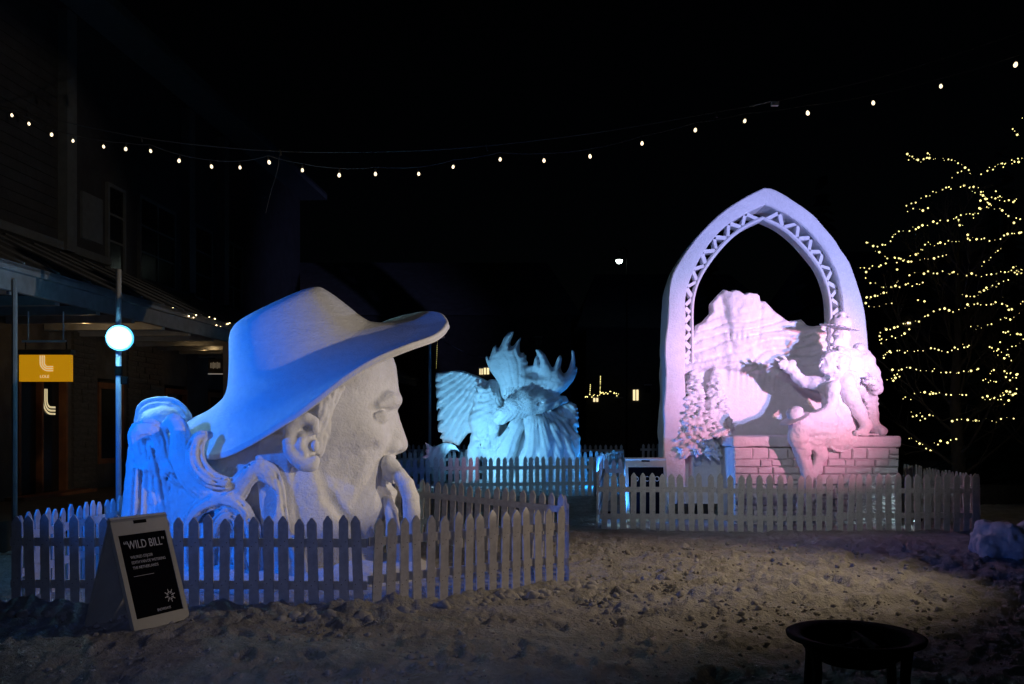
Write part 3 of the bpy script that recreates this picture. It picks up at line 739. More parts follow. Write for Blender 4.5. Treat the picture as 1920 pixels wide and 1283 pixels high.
# bench wall with cap and single blocks
def bench():
    y0 = 14.72; rr = random.Random(5)
    x0, x1 = W(1377, 0, y0)[0], W(1687, 0, y0)[0]
    z = lambda py: CAMZ+(795-py)/1700*y0
    cap = Vol((x0-.08, y0-.1, z(842)-.1), (x1+.1, 15.9, z(815)+.15), .022)
    cap.box(((x0+x1)/2, 15.25, (z(818)+z(839))/2), ((x1-x0)/2+.025, .53, (z(818)-z(839))/2), .035); cap.rough(.014, .25, 4)
    cap.build('wall_cap', M['snow'], arch)
    core = MB(); core.box(((x0+x1)/2, 15.28, (z(840)+0)/2), (x1-x0-.05, .96, z(840))); core.build('wall_core', M['snow'], arch)
    def block(xa, xb, za, zb, ya, yb, i):
        g = .008; bv = .014; xa += g; xb -= g; za += g; zb -= g
        if xb-xa < .05 or zb-za < .035: return
        f = ya-rr.uniform(0, .035); V = []
        for (y, q) in ((yb, 0), (f+bv, 0), (f, bv)):
            for (px, pz) in ((xa+q, za+q), (xb-q, za+q), (xb-q, zb-q), (xa+q, zb-q)): V.append((px+rr.uniform(-.006, .006), y+rr.uniform(-.006, .006), pz+rr.uniform(-.006, .006)))
        F = []
        for L in (0, 4):
            for k in range(4): F.append((L+k, L+(k+1) % 4, L+4+(k+1) % 4, L+4+k))
        F += [(8, 9, 10, 11)]
        obj('stone', V, F, M['stone'], arch)
    zt = z(840.5)
    rows = []
    while zt > .12:
        h = rr.choice([.085, .10, .12, .14, .18]); rows.append((zt-h, zt)); zt -= h
    i = 0
    while i < len(rows):
        x = x0; za, zb = rows[i]
        while x < x1-.02:
            wdt = rr.uniform(.16, .46); xe = min(x1, x+wdt)
            if x1-xe < .12: xe = x1
            if rr.random() < .22 and (zb-za) > .11: 
                m = (za+zb)/2+rr.uniform(-.015, .015); block(x, xe, za, m, y0+.03, y0+.16, i); block(x, xe, m, zb, y0+.03, y0+.16, i)
            else: block(x, xe, za, zb, y0+.03, y0+.16, i)
            x = xe
        i += 1
    # right hand end of the wall
    for (za, zb) in rows:
        y = y0+.08
        while y < 15.7:
            ye = min(15.72, y+rr.uniform(.2, .45)); g = .008
            V = [(x1-.03, y+g, za+g), (x1-.03, ye-g, za+g), (x1-.03, ye-g, zb-g), (x1-.03, y+g, zb-g), (x1+rr.uniform(.0, .03), y+g+.01, za+g+.01), (x1+.015, ye-g-.01, za+g+.01), (x1+.015, ye-g-.01, zb-g-.01), (x1+.01, y+g+.01, zb-g-.01)]
            obj('stone', V, [(0, 1, 5, 4), (1, 2, 6, 5), (2, 3, 7, 6), (3, 0, 4, 7), (4, 5, 6, 7)], M['stone'], arch); y = ye
bench()

from mathutils import Euler
def figures():
    # ---- figure standing behind the wall seat, one boot on it
    v = Vol((W(1525, 0, 15)[0], 14.15, 1.3), (W(1672, 0, 15.3)[0], 15.75, 3.6), .0175)
    v.ell(A(1577, 636, .42), (.155, .17, .20), .04)              # head
    v.ell(A(1566, 645, .50), (.085, .10, .10), .05)              # jaw
    v.cap(A(1560, 632, .58), A(1558, 640, .62), .022, .032, .03)   # nose
    v.cap(A(1563, 627, .57), A(1570, 626, .60), .02, .02, .025)
    v.cap(A(1561, 648, .58), A(1568, 649, .60), .012, .012, .02)
    v.ell(A(1592, 638, .46), (.035, .03, .055), .02)
    v.ell(A(1565, 632, .60), (.03, .03, .018), .02, 's')
    v.cap(A(1580, 652, .38), A(1585, 668, .34), .11, .13, .05)
    v.chain([A(1566, 664, .44), A(1585, 660, .5), A(1606, 662, .36)], [.05, .06, .05], .03)   # collar
    v.cap(A(1588, 682, .30), A(1600, 722, .30), .24, .23, .1)
    v.cap(A(1572, 680, .32), A(1618, 680, .26), .15, .15, .08)
    v.chain([A(1610, 655, .2), A(1616, 668, .2), A(1625, 680, .24)], [.10, .13, .14], .05)
    v.chain([A(1622, 678, .26), A(1636, 700, .28), A(1643, 722, .34)], [.135, .115, .105], .04)   # upper arm and elbow
    v.chain([A(1643, 724, .36), A(1638, 722, .52), A(1633, 716, .62)], [.10, .085, .07], .03)
    v.chain([A(1640, 733, .38), A(1648, 730, .40)], [.08, .07], .03)
    v.chain([A(1568, 690, .38), A(1560, 706, .52), A(1556, 716, .60)], [.10, .085, .08], .04)   # far arm onto the other's shoulder
    # jacket hem, rope edge
    v.chain([A(1546, 722, .66), A(1558, 712, .72), A(1570, 701, .74), A(1584, 696, .72), A(1604, 700, .62)], [.02, .028, .03, .03, .03], .02)
    v.chain([A(1566, 674, .48), A(1570, 690, .52), A(1568, 704, .55)], .028, .02)
    for (a, b) in (((1590, 668), (1592, 712)), ((1606, 672), (1608, 715))): v.cap(A(*a, .56), A(*b, .53), .012, .012, .02, 's')
    # folded hand with four fingers
    v.ell(A(1632, 715, .62), (.085, .07, .07), .03)
    for i in range(4):
        x = 1624+i*6; v.chain([A(x, 708, .66), A(x+.5, 714, .71), A(x+.5, 721, .69)], [.022, .024, .02], .008)
    v.chain([A(1619, 712, .66), A(1621, 719, .69), A(1626, 723, .70)], [.022, .022, .018], .01)
    # raised leg
    v.chain([A(1604, 726, .3), A(1592, 716, .55), A(1583, 713, .70)], [.17, .15, .13], .05)
    v.chain([A(1583, 713, .70), A(1595, 742, .68), A(1610, 770, .62), A(1623, 796, .58)], [.135, .13, .11, .085], .05)
    v.chain([A(1625, 800, .58), A(1622, 808, .64), A(1606, 812, .74)], [.09, .075, .045], .03)
    v.box(A(1622, 815, .66), (.20, .09, .018), .012, .015)
    # standing leg behind with puttee bands
    v.chain([A(1616, 730, .2), A(1628, 745, .2), A(1634, 770, .22), A(1636, 800, .24)], [.17, .13, .105, .10], .05)
    for i in range(6): v.cap(A(1622+i*.8, 742+i*10, .32), A(1646, 738+i*10, .26), .018, .018, .02)
    v.chain([A(1640, 802, .26), A(1654, 808, .34)], [.10, .085], .04)
    for i in range(5): v.cap(A(1590+i*7, 728+i*13, .86), A(1600+i*6, 724+i*13, .80), .012, .006, .02, 's')
    v.folds(.012, .16, .10, 1); v.folds(.010, .06, .09, 3); v.rough(.006, .10, 3)
    st = v.build('standing_figure', M['snow2'], arch)
    h = Vol(A(1530, 635, .2)-np.array([0, 1.0, 0]), A(1616, 578, .2)+np.array([0, .75, 0]), .0145)
    h.ell(A(1573, 613.5, .46), (.325, .36, .022), .02, rot=Euler((R(6), R(9.5), 0)))
    h.ell(A(1577, 606, .42), (.175, .18, .15), .02, rot=Euler((0, R(8), 0))); h.ell(A(1577, 594, .42), (.10, .09, .09), .06)
    h.ell(A(1570, 590, .52), (.04, .05, .05), .03, 's'); h.ell(A(1585, 592, .52), (.04, .05, .05), .03, 's')
    h.rough(.004, .08, 2); h.build('hat', M['snow2'], st)
    # ---- seated figure with curly hair, pointing at the mountains
    v = Vol((W(1440, 0, 15)[0], 13.95, .35), (W(1614, 0, 15)[0], 15.65, 3.25), .0175)
    v.ell(A(1553, 681, .72), (.135, .14, .19), .04)
    v.ell(A(1546, 694, .76), (.07, .08, .07), .04)
    v.cap(A(1541, 678, .80), A(1537, 686, .82), .018, .028, .03); v.ell(A(1545, 677, .84), (.028, .03, .018), .02, 's')
    v.cap(A(1539, 672, .80), A(1548, 671, .86), .016, .016, .02); v.cap(A(1540, 693, .80), A(1546, 694, .84), .011, .011, .02)
    rr = random.Random(11)
    v.ell(A(1570, 678, .60), (.20, .20, .22), .05); v.ell(A(1572, 702, .62), (.14, .15, .16), .05)
    for i in range(210):
        a = rr.uniform(0, 6.28); b = rr.uniform(-.1, 1.5); cx, cz = (1568, 677) if i < 140 else (1574, 703); rx = .22 if i < 140 else .16
        dx = math.cos(a)*math.cos(b)*rx; dz = math.sin(a)*math.cos(b)*rx*1.08; oo = .60+math.sin(b)*rx
        if dx < -.10 and dz < .05 and i < 140: continue
        p = A(cx, cz, oo)+np.array([dx, 0, dz]); v.ell(p, (.034, .034, .034), .006)
    v.cap(A(1558, 700, .62), A(1560, 716, .58), .10, .12, .05)
    v.cap(A(1560, 728, .52), A(1570, 770, .45), .20, .20, .1); v.cap(A(1570, 770, .45), A(1578, 820, .40), .20, .27, .12)
    v.ell(A(1577, 822, .45), (.29, .30, .22), .08)
    # arm stretched out to the left
    v.chain([A(1545, 722, .54), A(1528, 718, .46), A(1507, 716, .38), A(1494, 706, .34)], [.12, .105, .095, .095], .05)
    v.chain([A(1496, 706, 0.34), A(1487, 695, 0.38), A(1478, 687, 0.40)], [.105, .09, .07], .02)
    v.cap(A(1480, 691, 0.39), A(1484, 684, 0.39), .085, .08, .01)
    v.ell(A(1470, 684, 0.42), (.055, .05, .055), .02)
    v.chain([A(1466, 680, 0.43), A(1457, 675, 0.44), A(1450, 671, 0.45)], [.022, .019, .014], .008)
    for i in range(3): v.chain([A(1467+i*3.5, 677+i*.5, 0.46), A(1461+i*3.5, 683+i*1.5, 0.50), A(1464+i*3.5, 690+i, 0.47)], [.021, .021, .018], .008)
    v.chain([A(1474, 676, 0.42), A(1470, 670, 0.43), A(1464, 667, 0.44)], [.022, .019, .014], .008)
    # other arm down to the lap with the hat
    v.chain([A(1562, 726, .74), A(1560, 752, .82), A(1552, 772, .90)], [.11, .095, .085], .04); v.chain([A(1552, 772, .90), A(1535, 780, 1.0), A(1520, 781, 1.04)], [.085, .07, .06], .03)
    for i in range(4): v.chain([A(1520-i*1.5, 776+i*3.5, 1.06), A(1512-i, 777+i*3.5, 1.09), A(1508-i, 780+i*3.4, 1.07)], [.02, .019, .015], .008)
    # skirt, thighs, shins
    v.chain([A(1572, 822, .55), A(1540, 806, .80), A(1500, 800, 1.0)], [.22, .20, .155], .08)
    v.chain([A(1560, 800, .6), A(1545, 790, .8), A(1530, 790, .9)], [.2, .19, .16], .08)
    v.chain([A(1497, 801, 1.0), A(1496, 822, .98), A(1505, 850, .94), A(1514, 892, .90), A(1518, 935, .88)], [.15, .145, .12, .10, .085], .05)
    v.chain([A(1566, 826, .62), A(1530, 822, .85), A(1520, 826, .88), A(1540, 852, .80), A(1530, 880, .80), A(1522, 915, .82)], [.17, .13, .12, .10, .085, .08], .05)
    v.chain([A(1515, 935, .90), A(1500, 946, 1.05)], [.085, .06], .03)
    v.chain([A(1500, 790, 1.14), A(1518, 800, 1.06), A(1540, 826, .92), A(1566, 845, .74), A(1590, 848, .70)], [.02]*5, .02)
    for i in range(5): v.cap(A(1540+i*8, 775+i*3, .80-i*.02), A(1562+i*6, 790+i*4, .74), .012, .008, .03, 's')
    v.chain([A(1598, 790, .66), A(1590, 812, .70), A(1594, 832, .68)], .012, .03, 's')
    v.folds(.013, .15, .12, 5); v.folds(.011, .06, .08, 9); v.rough(.006, .10, 3)
    se = v.build('seated_figure', M['snow2'], arch)
    h = Vol(A(1452, 812, 1.1)-np.array([0, .45, 0]), A(1530, 750, 1.1)+np.array([0, .45, 0]), .0145)
    rot = Euler((R(10), R(-24), 0))
    h.ell(A(1491, 785, 1.10), (.25, .24, .022), .02, rot=rot); h.ell(A(1490, 774, 1.08), (.135, .14, .10), .03, rot=rot); h.ell(A(1489, 768, 1.22), (.035, .05, .04), .02, 's')
    h.rough(.004, .08, 2); h.build('hat', M['snow2'], se)
figures()

# ================================================================== MOOSE AND EAGLE SCULPTURE
MD = 23.2
moose = empty('moose_snow_sculpture', (W(955, 0, MD)[0], MD, .12), 'far snow sculpture of a moose head with broad antlers, a feathered wing and rock', 'snow sculpture')
ANTL = [(936, 722), (931, 712), (918, 694), (911.6, 678), (909.5, 669), (911, 665), (913.5, 667), (916.3, 673), (919, 665), (924, 651), (928, 646), (930.6, 644.5), (930.6, 651), (932, 655), (938, 647.4), (945, 632), (953, 623), (958, 620.8), (962.5, 620.2), (963.8, 622.5), (959, 635.7), (957, 645), (957.5, 652), (964.9, 646), (971, 638), (977, 631.4), (977, 636), (974.5, 643), (974.5, 655), (977, 665), (979, 662), (982.4, 660.8), (984, 666), (987, 666), (986.5, 675.5), (990.8, 680.5), (986.5, 686.5), (1000, 685),
        (1002, 674), (1005.8, 666), (1009, 672), (1010.5, 679), (1012.6, 688), (1012, 679), (1008, 666), (1004, 657), (1006, 655.2), (1011.6, 655.2), (1022, 663.8), (1030, 680), (1036, 690.7), (1039, 686), (1042, 680), (1046, 670), (1050, 665), (1053, 666), (1054.5, 671), (1052, 689.5), (1054, 696), (1058.4, 700), (1063, 697), (1067.8, 688.4), (1072.5, 670.8), (1072.8, 656), (1075, 654.6), (1078.5, 657), (1080.8, 675.5), (1080, 700), (1082, 698), (1083.8, 686.5), (1084.5, 690), (1083, 699), (1077, 713), (1063, 729.3), (1047, 742), (1036, 754), (1015, 758), (985, 758), (955, 758), (940, 744)]
def ant_feat(px, py):
    a = np.arctan2(px-985, 800-py)
    g = np.exp(-(np.sin(a*24+.7*vn(px/22, py/22, px*0))/.28)**2)
    f = -.022*g*smooth01((752-py)/20)
    f = f+.16*np.exp(-((px-955)/24)**2-((py-685)/42)**2)-.24*np.exp(-((px-1003)/13)**2-((py-702)/10)**2)+.16*np.exp(-((px-1048)/24)**2-((py-715)/30)**2)
    f = f+.05*np.exp(-((py-(712+.10*(px-1003)))/4)**2-((px-1003)/18)**2)
    return f+.010*fbm(px/5, py/5, px*0, 2)
relief('antlers', ANTL, MD-.78, .12, .2, .028, M['snow2'], moose, edge=.13, feat=ant_feat, drift=lambda px, py: .28*np.abs((px-995)/80)**2+.25*smooth01((py-725)/30))
WING = [(923, 719), (903.7, 709.6), (893, 704.6), (883, 700.7), (869.6, 695.5), (857, 694.7), (844, 695.5), (830, 697.5), (817.8, 698.5), (817, 707), (816, 714.8), (823.7, 715.3), (817.3, 719), (816, 723), (817, 727), (821.5, 727.4), (817.5, 731.5), (817, 736.3), (818.5, 748), (822, 744.5), (825.5, 743.5), (820, 752), (818.5, 758.5), (818.2, 764), (819, 769.5), (823, 765), (827.5, 763), (821.5, 773), (820, 780.7), (820, 789.8), (824, 788.2), (829.4, 788.6), (823, 792.5), (820.7, 797), (820.5, 804), (822, 810.5), (826, 811), (830.3, 812), (825.3, 818.5), (824.6, 822.6), (829.5, 823), (829.8, 829.6), (841.5, 829.8),
        (845, 831.2), (850, 831), (857, 835.5), (861.5, 835), (866, 829), (869.6, 823.7), (873.5, 818.5), (878.5, 813), (884, 811.5), (889, 812), (900, 850), (930, 850), (950, 800), (945, 750)]
def wing_feat(px, py):
    x = px-935; y = py-668; a = np.arctan2(-x, y); r = np.hypot(x, y)
    u = a*10+.35*vn(px/30, py/30, px*0); fr = u-np.floor(u)
    lay = smooth01((r-62)/4)*.05+smooth01((r-98)/4)*-.05
    f = .05*(1-fr)-.02-.05*np.exp(-(np.minimum(fr, 1-fr)/.09)**2)-lay*.5
    m = smooth01((925-px)/14)
    return m*f+.02*fbm(px/8, py/8, px*0, 3)+.06*np.exp(-((py-(700+(px-870)*.30))/6)**2)*m
relief('eagle_wing', WING, MD+.05, .14, .22, .028, M['snow2'], moose, edge=.12, feat=wing_feat, drift=lambda px, py: -.30*smooth01((px-830)/90))
RUFF = [(1035, 771), (1042, 756), (1044.6, 752), (1049, 750), (1048, 745.5), (1051, 746), (1051.5, 751), (1060, 753), (1069.7, 754), (1071, 752.5), (1073, 755), (1078, 757), (1081.7, 759.3), (1080.8, 762.7), (1084, 766), (1082, 769), (1085.3, 773.6), (1083, 777), (1086.5, 784.6), (1082, 785.6), (1084.6, 793), (1086, 802), (1080, 799.6), (1082, 806), (1085, 811.8), (1080.5, 810.5), (1084, 820), (1084.6, 830.6), (1080, 827), (1073.5, 822.5), (1061, 813), (1045, 800), (1037, 790)]
def ruff_feat(px, py):
    a = np.arctan2(px-1035, py-740); u = a*26+2*vn(px/14, py/14, px*0)
    return .02*np.sin(u)+.03*np.abs(np.sin(np.hypot(px-1035, py-745)/6))+.01*fbm(px/5, py/5, px*0, 2)
relief('feather_ruff', RUFF, MD-.1, .14, .2, .028, M['snow2'], moose, edge=.12, feat=ruff_feat)
def Q(px, py, o=0): return W(px, py, MD-o)
def moose_mass():
    v = Vol((W(868, 0, MD)[0], 21.9, -.1), (W(1092, 0, MD)[0], 24.6, 2.9), .03)
    # rock and mane running down to the right
    v.ell(Q(1008, 860, .0), (.92, .75, 1.05), .2); v.cap(Q(985, 800, .1), Q(1000, 900, .1), .34, .8, .2); v.ell(Q(1055, 880, .0), (.42, .6, .75), .2)
    for (pts, rr_) in (([(975, 775, .55), (968, 800, .72), (955, 835, .75), (943, 872, .7), (938, 930, .7)], [.12, .19, .22, .24, .26]),
                      ([(990, 775, .6), (1000, 800, .8), (1000, 835, .85), (990, 870, .85), (985, 930, .85)], [.12, .2, .22, .24, .25]),
                      ([(985, 780, .6), (1013, 795, .78), (1022, 830, .85), (1016, 870, .9), (1012, 930, .9)], [.12, .18, .2, .22, .24]),
                      ([(1005, 780, .55), (1035, 805, .7), (1042, 840, .75), (1045, 880, .75), (1045, 930, .75)], [.12, .17, .18, .2, .24]),
                      ([(1010, 775, .5), (1048, 800, .55), (1062, 835, .6), (1072, 870, .55), (1076, 930, .5)], [.12, .16, .17, .18, .22]),
                      ([(1020, 770, .45), (1055, 792, .45), (1078, 822, .4), (1082, 850, .35)], [.1, .13, .12, .08]),
                      ([(962, 800, .6), (950, 822, .68), (935, 850, .66), (925, 880, .6)], [.1, .14, .15, .16])):
        v.chain([Q(*p) for p in pts], rr_, .05)
    # moose muzzle and cheek below the antlers
    v.chain([Q(1038, 752, .62), Q(1012, 752, .80), Q(985, 754, .90), Q(962, 764, 1.0), Q(944, 777, 1.04), Q(936, 786, 1.04)], [.20, .27, .31, .25, .19, .14], .12); v.chain([Q(955, 738, .72), Q(962, 728, .66), Q(1000, 730, .66), Q(1040, 728, .6)], [.16, .2, .22, .18], .15)
    v.chain([Q(1000, 745, .5), Q(1030, 752, .5), Q(1060, 750, .35)], [.3, .2, .08], .1)
    v.ell(Q(943, 736, .80), (.085, .22, .08), .04, 's'); v.ell(Q(941, 759, .95), (.13, .22, .06), .04, 's')
    v.ell(Q(1012, 757, 1.07), (.085, .07, .075), .03, 's'); v.ell(Q(1012, 758, 1.02), (.06, .05, .05), .015)
    for i in range(3): v.ell(Q(966+i*7, 781, .92), (.05, .06, .05), .02)
    # eagle body, thigh and claws
    v.chain([Q(925, 725, .3), Q(915, 755, .42), Q(906, 790, .45), Q(905, 825, .42)], [.2, .34, .34, .26], .12)
    v.chain([Q(898, 820, .45), Q(889, 845, .5), Q(886, 890, .5)], [.2, .17, .13], .08)
    v.chain([Q(915, 820, .5), Q(918, 850, .55), Q(915, 895, .55)], [.2, .16, .13], .08)
    v.chain([Q(885, 890, .5), Q(880, 915, .7)], [.12, .08], .05); v.chain([Q(930, 770, .6), Q(926, 800, .7), Q(921, 830, .66)], [.12, .14, .1], .06)
    v.ell(Q(931, 808, .78), (.05, .05, .05), .02)
    for (a, b) in (((958, 785), (950, 820)), ((950, 820), (930, 850))): v.cap(Q(*a, .78), Q(*b, .72), .03, .03, .05, 's')
    rr = random.Random(8)
    for i in range(110):      # breast feathers of the eagle
        px = rr.uniform(888, 934); py = rr.uniform(728, 838); q = 1-((px-911)/27)**2
        if q > 0: v.ell(Q(px, py, .40+.36*math.sqrt(q)), (.045, .05, .10), .02, rot=Euler((.25, rr.uniform(-.3, .3), 0)))
    v.rough(.013, .16, 3)
    # combed fur grooves: fan from the muzzle on the head, follow the folds below
    sl = np.abs(v.F) < .12; I = np.argwhere(sl); P = v.lo+I*v.h
    up = smooth01((P[:, 2]-1.98)/.15)*smooth01((P[:, 0]+.45)/.1); a = np.arctan2(P[:, 0]-.55, -(P[:, 2]-2.6)); a2 = np.arctan2(P[:, 2]-1.80, P[:, 0]+.45)
    v.F[sl] += (1-up)*.010*np.sin(a*64+2*vn(P[:, 0]*3, P[:, 1]*3, P[:, 2]*3))+up*.016*np.sin(a2*70+1.5*vn(P[:, 0]*3, P[:, 1]*3, P[:, 2]*3))
    v.build('moose_body', M['snow'], moose)
moose_mass()
LEAF = [(797, 829.5), (803, 833), (811, 838), (814, 838.5), (822, 834.5), (832, 830.5), (844.5, 831), (854, 835.5), (861.5, 847), (853, 843.5), (845, 844), (840, 850), (835, 856), (830, 880), (806, 880), (799, 861), (791, 858), (800, 852), (797, 846), (800, 842)]
relief('leaf_fin', LEAF, 22.0, .07, .1, .022, M['snow2'], moose, edge=.09, feat=lambda px, py: .02*np.sin((px-815)/1.9+(py-835)/5)*smooth01((860-py)/20))
fl = Vol((-2.6, 21.3, -.1), (2.2, 24.4, .5), .05); fl.ell((W(955, 0, MD)[0], 23.0, .08), (2.0, 1.2, .26), .1); fl.rough(.05, .3, 3); fl.build('snow_base', M['snow'], moose)

# ================================================================== PICKET FENCES
def picket_mesh(h=.9, wd=.092, th=.019):
    V = []; F = []
    prof = [(-wd/2, 0), (wd/2, 0), (wd/2, h-.062), (wd*.40, h-.042), (.008, h), (-.008, h), (-wd*.40, h-.042), (-wd/2, h-.062)]
    for y in (-th/2, th/2): V += [(a, y, b) for a, b in prof]
    n = len(prof); F.append(tuple(range(n))); F.append(tuple(range(2*n-1, n-1, -1)))
    for k in range(n): k2 = (k+1) % n; F.append((k2, k, k+n, k2+n))
    nf = len(F)
    for (x, z) in ((-.018, .26), (.020, .30), (-.02, .62), (.018, .66)):
        x += random.uniform(-.006, .006); b0 = len(V); r = .0048
        for k in range(5): V.append((x+r*math.cos(k*1.2566), -th/2-.0015, z+r*math.sin(k*1.2566)))
        F.append(tuple(range(b0, b0+5)))
    me = mesh_data('picket', V, F); me.materials.append(M['picket']); me.materials.append(M['nail'])
    for k in range(nf, len(me.polygons)): me.polygons[k].material_index = 1
    return me
PICK = [picket_mesh(.9), picket_mesh(.885), picket_mesh(.91, .088), picket_mesh(.895, .096)]
def fence(label, runs, group=None, lean=2.0, sp=.15, rails_in=True, skipfar=False):
    xs = [p for r in runs for p in r[0]]
    cx = sum(p[0] for p in xs)/len(xs); cy = sum(p[1] for p in xs)/len(xs)
    root = empty('picket_fence', (cx, cy, float(gz(cx, cy))), label, 'fence', group); base = Vector(root.location)
    rr = random.Random(len(label)*7+int(cx*10)); first = True
    for pts, side, rail_lo, rail_hi, spc in runs:
        for i in range(len(pts)-1):
            a = Vector((*pts[i], 0)); b = Vector((*pts[i+1], 0)); L = (b-a).length; u = (b-a)/L; n = Vector((u.y, -u.x, 0))*side   # n points to the outside
            npan = max(1, round(L/2.4)); 
            for k in range(npan):
                t0 = L*k/npan; t1 = L*(k+1)/npan; pl = rr.uniform(-lean, lean); dz = rr.uniform(-.02, .02)
                npk = max(2, round((t1-t0)/spc)); tilt = rr.uniform(-.8, .8)*lean
                for j in range(npk):
                    t = t0+(j+.5)*(t1-t0)/npk; p = a+u*t; z = float(gz(p.x, p.y))-.03+dz
                    o = bpy.data.objects.new('picket', rr.choice(PICK)); COL.objects.link(o); o.parent = root
                    o.location = (p.x-base.x, p.y-base.y, z-base.z+rr.gauss(0, .008))
                    o.rotation_euler = Euler((R(pl*.6+rr.gauss(0, .4)), R(-tilt+rr.gauss(0, 1.0)), math.atan2(u.y, u.x)+R(rr.gauss(0, 1.2))))
                for zz in (rail_lo, rail_hi):
                    p0 = a+u*(t0+.005)-n*.026; p1 = a+u*(t1-.005)-n*.026; z0 = float(gz(p0.x, p0.y))+zz+dz; z1 = float(gz(p1.x, p1.y))+zz+dz
                    q = []
                    for pp, zq in ((p0, z0), (p1, z1)):
                        for (s, v) in ((-.016, -.04), (.016, -.04), (.016, .04), (-.016, .04)): w_ = pp+n*s; q.append((w_.x, w_.y, zq+v))
                    obj('rail', q, [(0, 1, 2, 3), (7, 6, 5, 4), (0, 4, 5, 1), (1, 5, 6, 2), (2, 6, 7, 3), (3, 7, 4, 0)], M['picket'], root)
    return root
# side=+1: pickets face the right hand side of the walking direction
f1 = fence('nearest white picket fence enclosing the giant snow head', [
    ([(-4.78, 8.62), (-1.36, 8.50)], 1, .22, .62, .144), ([(-1.34, 8.50), (.58, 9.88)], 1, .30, .66, .152),
    ([(.62, 9.95), (.66, 11.2)], 1, .25, .62, .15), ([(.64, 11.22), (-1.36, 12.9)], 1, .3, .68, .15),
    ([(-1.40, 12.92), (-4.62, 11.4)], 1, .3, .65, .155), ([(-4.64, 11.3), (-4.80, 8.72)], 1, .3, .65, .15)])
f2 = fence('middle picket fence around the blue lit moose sculpture', [
    ([(-2.75, 19.6), (-1.75, 19.9)], 1, .25, .62, .155), ([(-1.74, 19.9), (1.84, 20.7)], 1, .25, .62, .152), ([(1.86, 20.75), (3.15, 25.4)], 1, .25, .62, .15),
    ([(3.12, 25.5), (-3.6, 25.9)], 1, .25, .62, .155), ([(-3.6, 25.8), (-2.77, 19.7)], 1, .25, .62, .15)])
f3 = fence('picket fence enclosing the pink lit pointed arch sculpture', [
    ([(1.36, 14.15), (4.98, 14.02)], 1, .2, .62, .151), ([(5.0, 14.02), (7.24, 14.0)], 1, .22, .6, .15), ([(7.27, 14.05), (7.6, 17.6)], 1, .25, .62, .15),
    ([(7.58, 17.7), (1.95, 19.2)], 1, .25, .62, .15), ([(1.93, 19.2), (1.33, 14.25)], 1, .25, .62, .15)])
f4 = fence('farthest plain picket fence standing in darkness behind the moose sculpture', [([(-6.3, 33.4), (4.1, 33.2)], 1, .3, .65, .19)])
f5 = fence('short dark picket fence far behind, just left of the arch', [([(4.75, 33.5), (6.8, 33.7)], 1, .3, .65, .19)])

# ================================================================== LIGHT POLE
lp = empty('floodlight_pole', (-4.99, 11.5, 0), 'thin blue lit pole carrying the dazzling white round floodlight beside the shop', 'light pole')
b = MB(); b.tube([(-4.99, 11.5, -.1), (-4.99, 11.5, 3.71)], .034, 16); b.build('pole', M['pole'], lp, True)
b = MB(); b.tube([(-4.99, 11.5, 2.36), (-4.99, 11.5, 2.48)], .045, 16); b.box((-4.90, 11.47, 2.30), (.08, .06, .10)); b.build('clamp', M['iron'], lp)
def disc_lamp(c, d, r, depth, root):
    d = Vector(d).normalized(); q = d.to_track_quat('Z', 'Y').to_matrix()
    def tr(mb): mb.V = [tuple(Vector(c)+q @ Vector(v)) for v in mb.V]; return mb
    h = MB().lathe([(0, -depth), (r*.6, -depth), (r*.95, -depth*.3), (r*1.08, .012), (r*1.0, .014), (r*.97, -.004)], n=32); tr(h).build('lamp_housing', M['iron'], root, True)
    for nm, ra, rb, mt_ in (('lamp_glass', .0001, .70, M['flood']), ('glow_ring', .70, .86, mat('glow_ring_inner', (.8, .9, 1), .3, emit=(.25, .85, 1), es=2.6)), ('glow_ring', .86, 1.0, mat('glow_ring_outer', (.6, .8, 1), .3, emit=(.03, .42, .8), es=1.0))):  # emissive rings put the lamp's fading glow into tinted bands round the glass
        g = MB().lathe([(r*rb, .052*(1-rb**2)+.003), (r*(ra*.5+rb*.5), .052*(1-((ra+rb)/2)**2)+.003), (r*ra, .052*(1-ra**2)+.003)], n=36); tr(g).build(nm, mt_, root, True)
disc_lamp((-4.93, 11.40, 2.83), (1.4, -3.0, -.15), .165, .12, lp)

# ================================================================== SHOP BUILDING on the left
BU = np.array([.0698, .99756]); BN = np.array([.99756, -.0698])
def B(s, out, z): p = np.array([-8.7, 11.5])+BU*s+BN*out; return (p[0], p[1], z)
def bbox(mb, s0, s1, o0, o1, z0, z1):
    V = [B(s, o, z) for s in (s0, s1) for o in (o0, o1) for z in (z0, z1)]
    return mb.add(V, [(0, 1, 3, 2), (4, 6, 7, 5), (0, 4, 5, 1), (2, 3, 7, 6), (0, 2, 6, 4), (1, 5, 7, 3)])
bd = empty('shop_building', B(6, -2, 0), 'long dark two storey shop building with a covered walkway at the left', 'building')
def part(name, matl, *boxes, parent=None, **m):
    mb = MB(); [bbox(mb, *q) for q in boxes]; return mb.build(name, matl, parent or bd, **m)
OPEN = [(3.95, 5.45), (6.55, 7.55), (9.5, 10.7), (12.0, 13.3), (16, 18)]
prev = -12
for (a, c) in OPEN+[(46, 46)]:
    part('wall', M['stonewall'], (prev, a, -.5, 0, 0, 3.6)); prev = c
for (a, c) in OPEN: part('wall', M['stonewall'], (a, c, -.5, -.02, 2.66, 3.6))
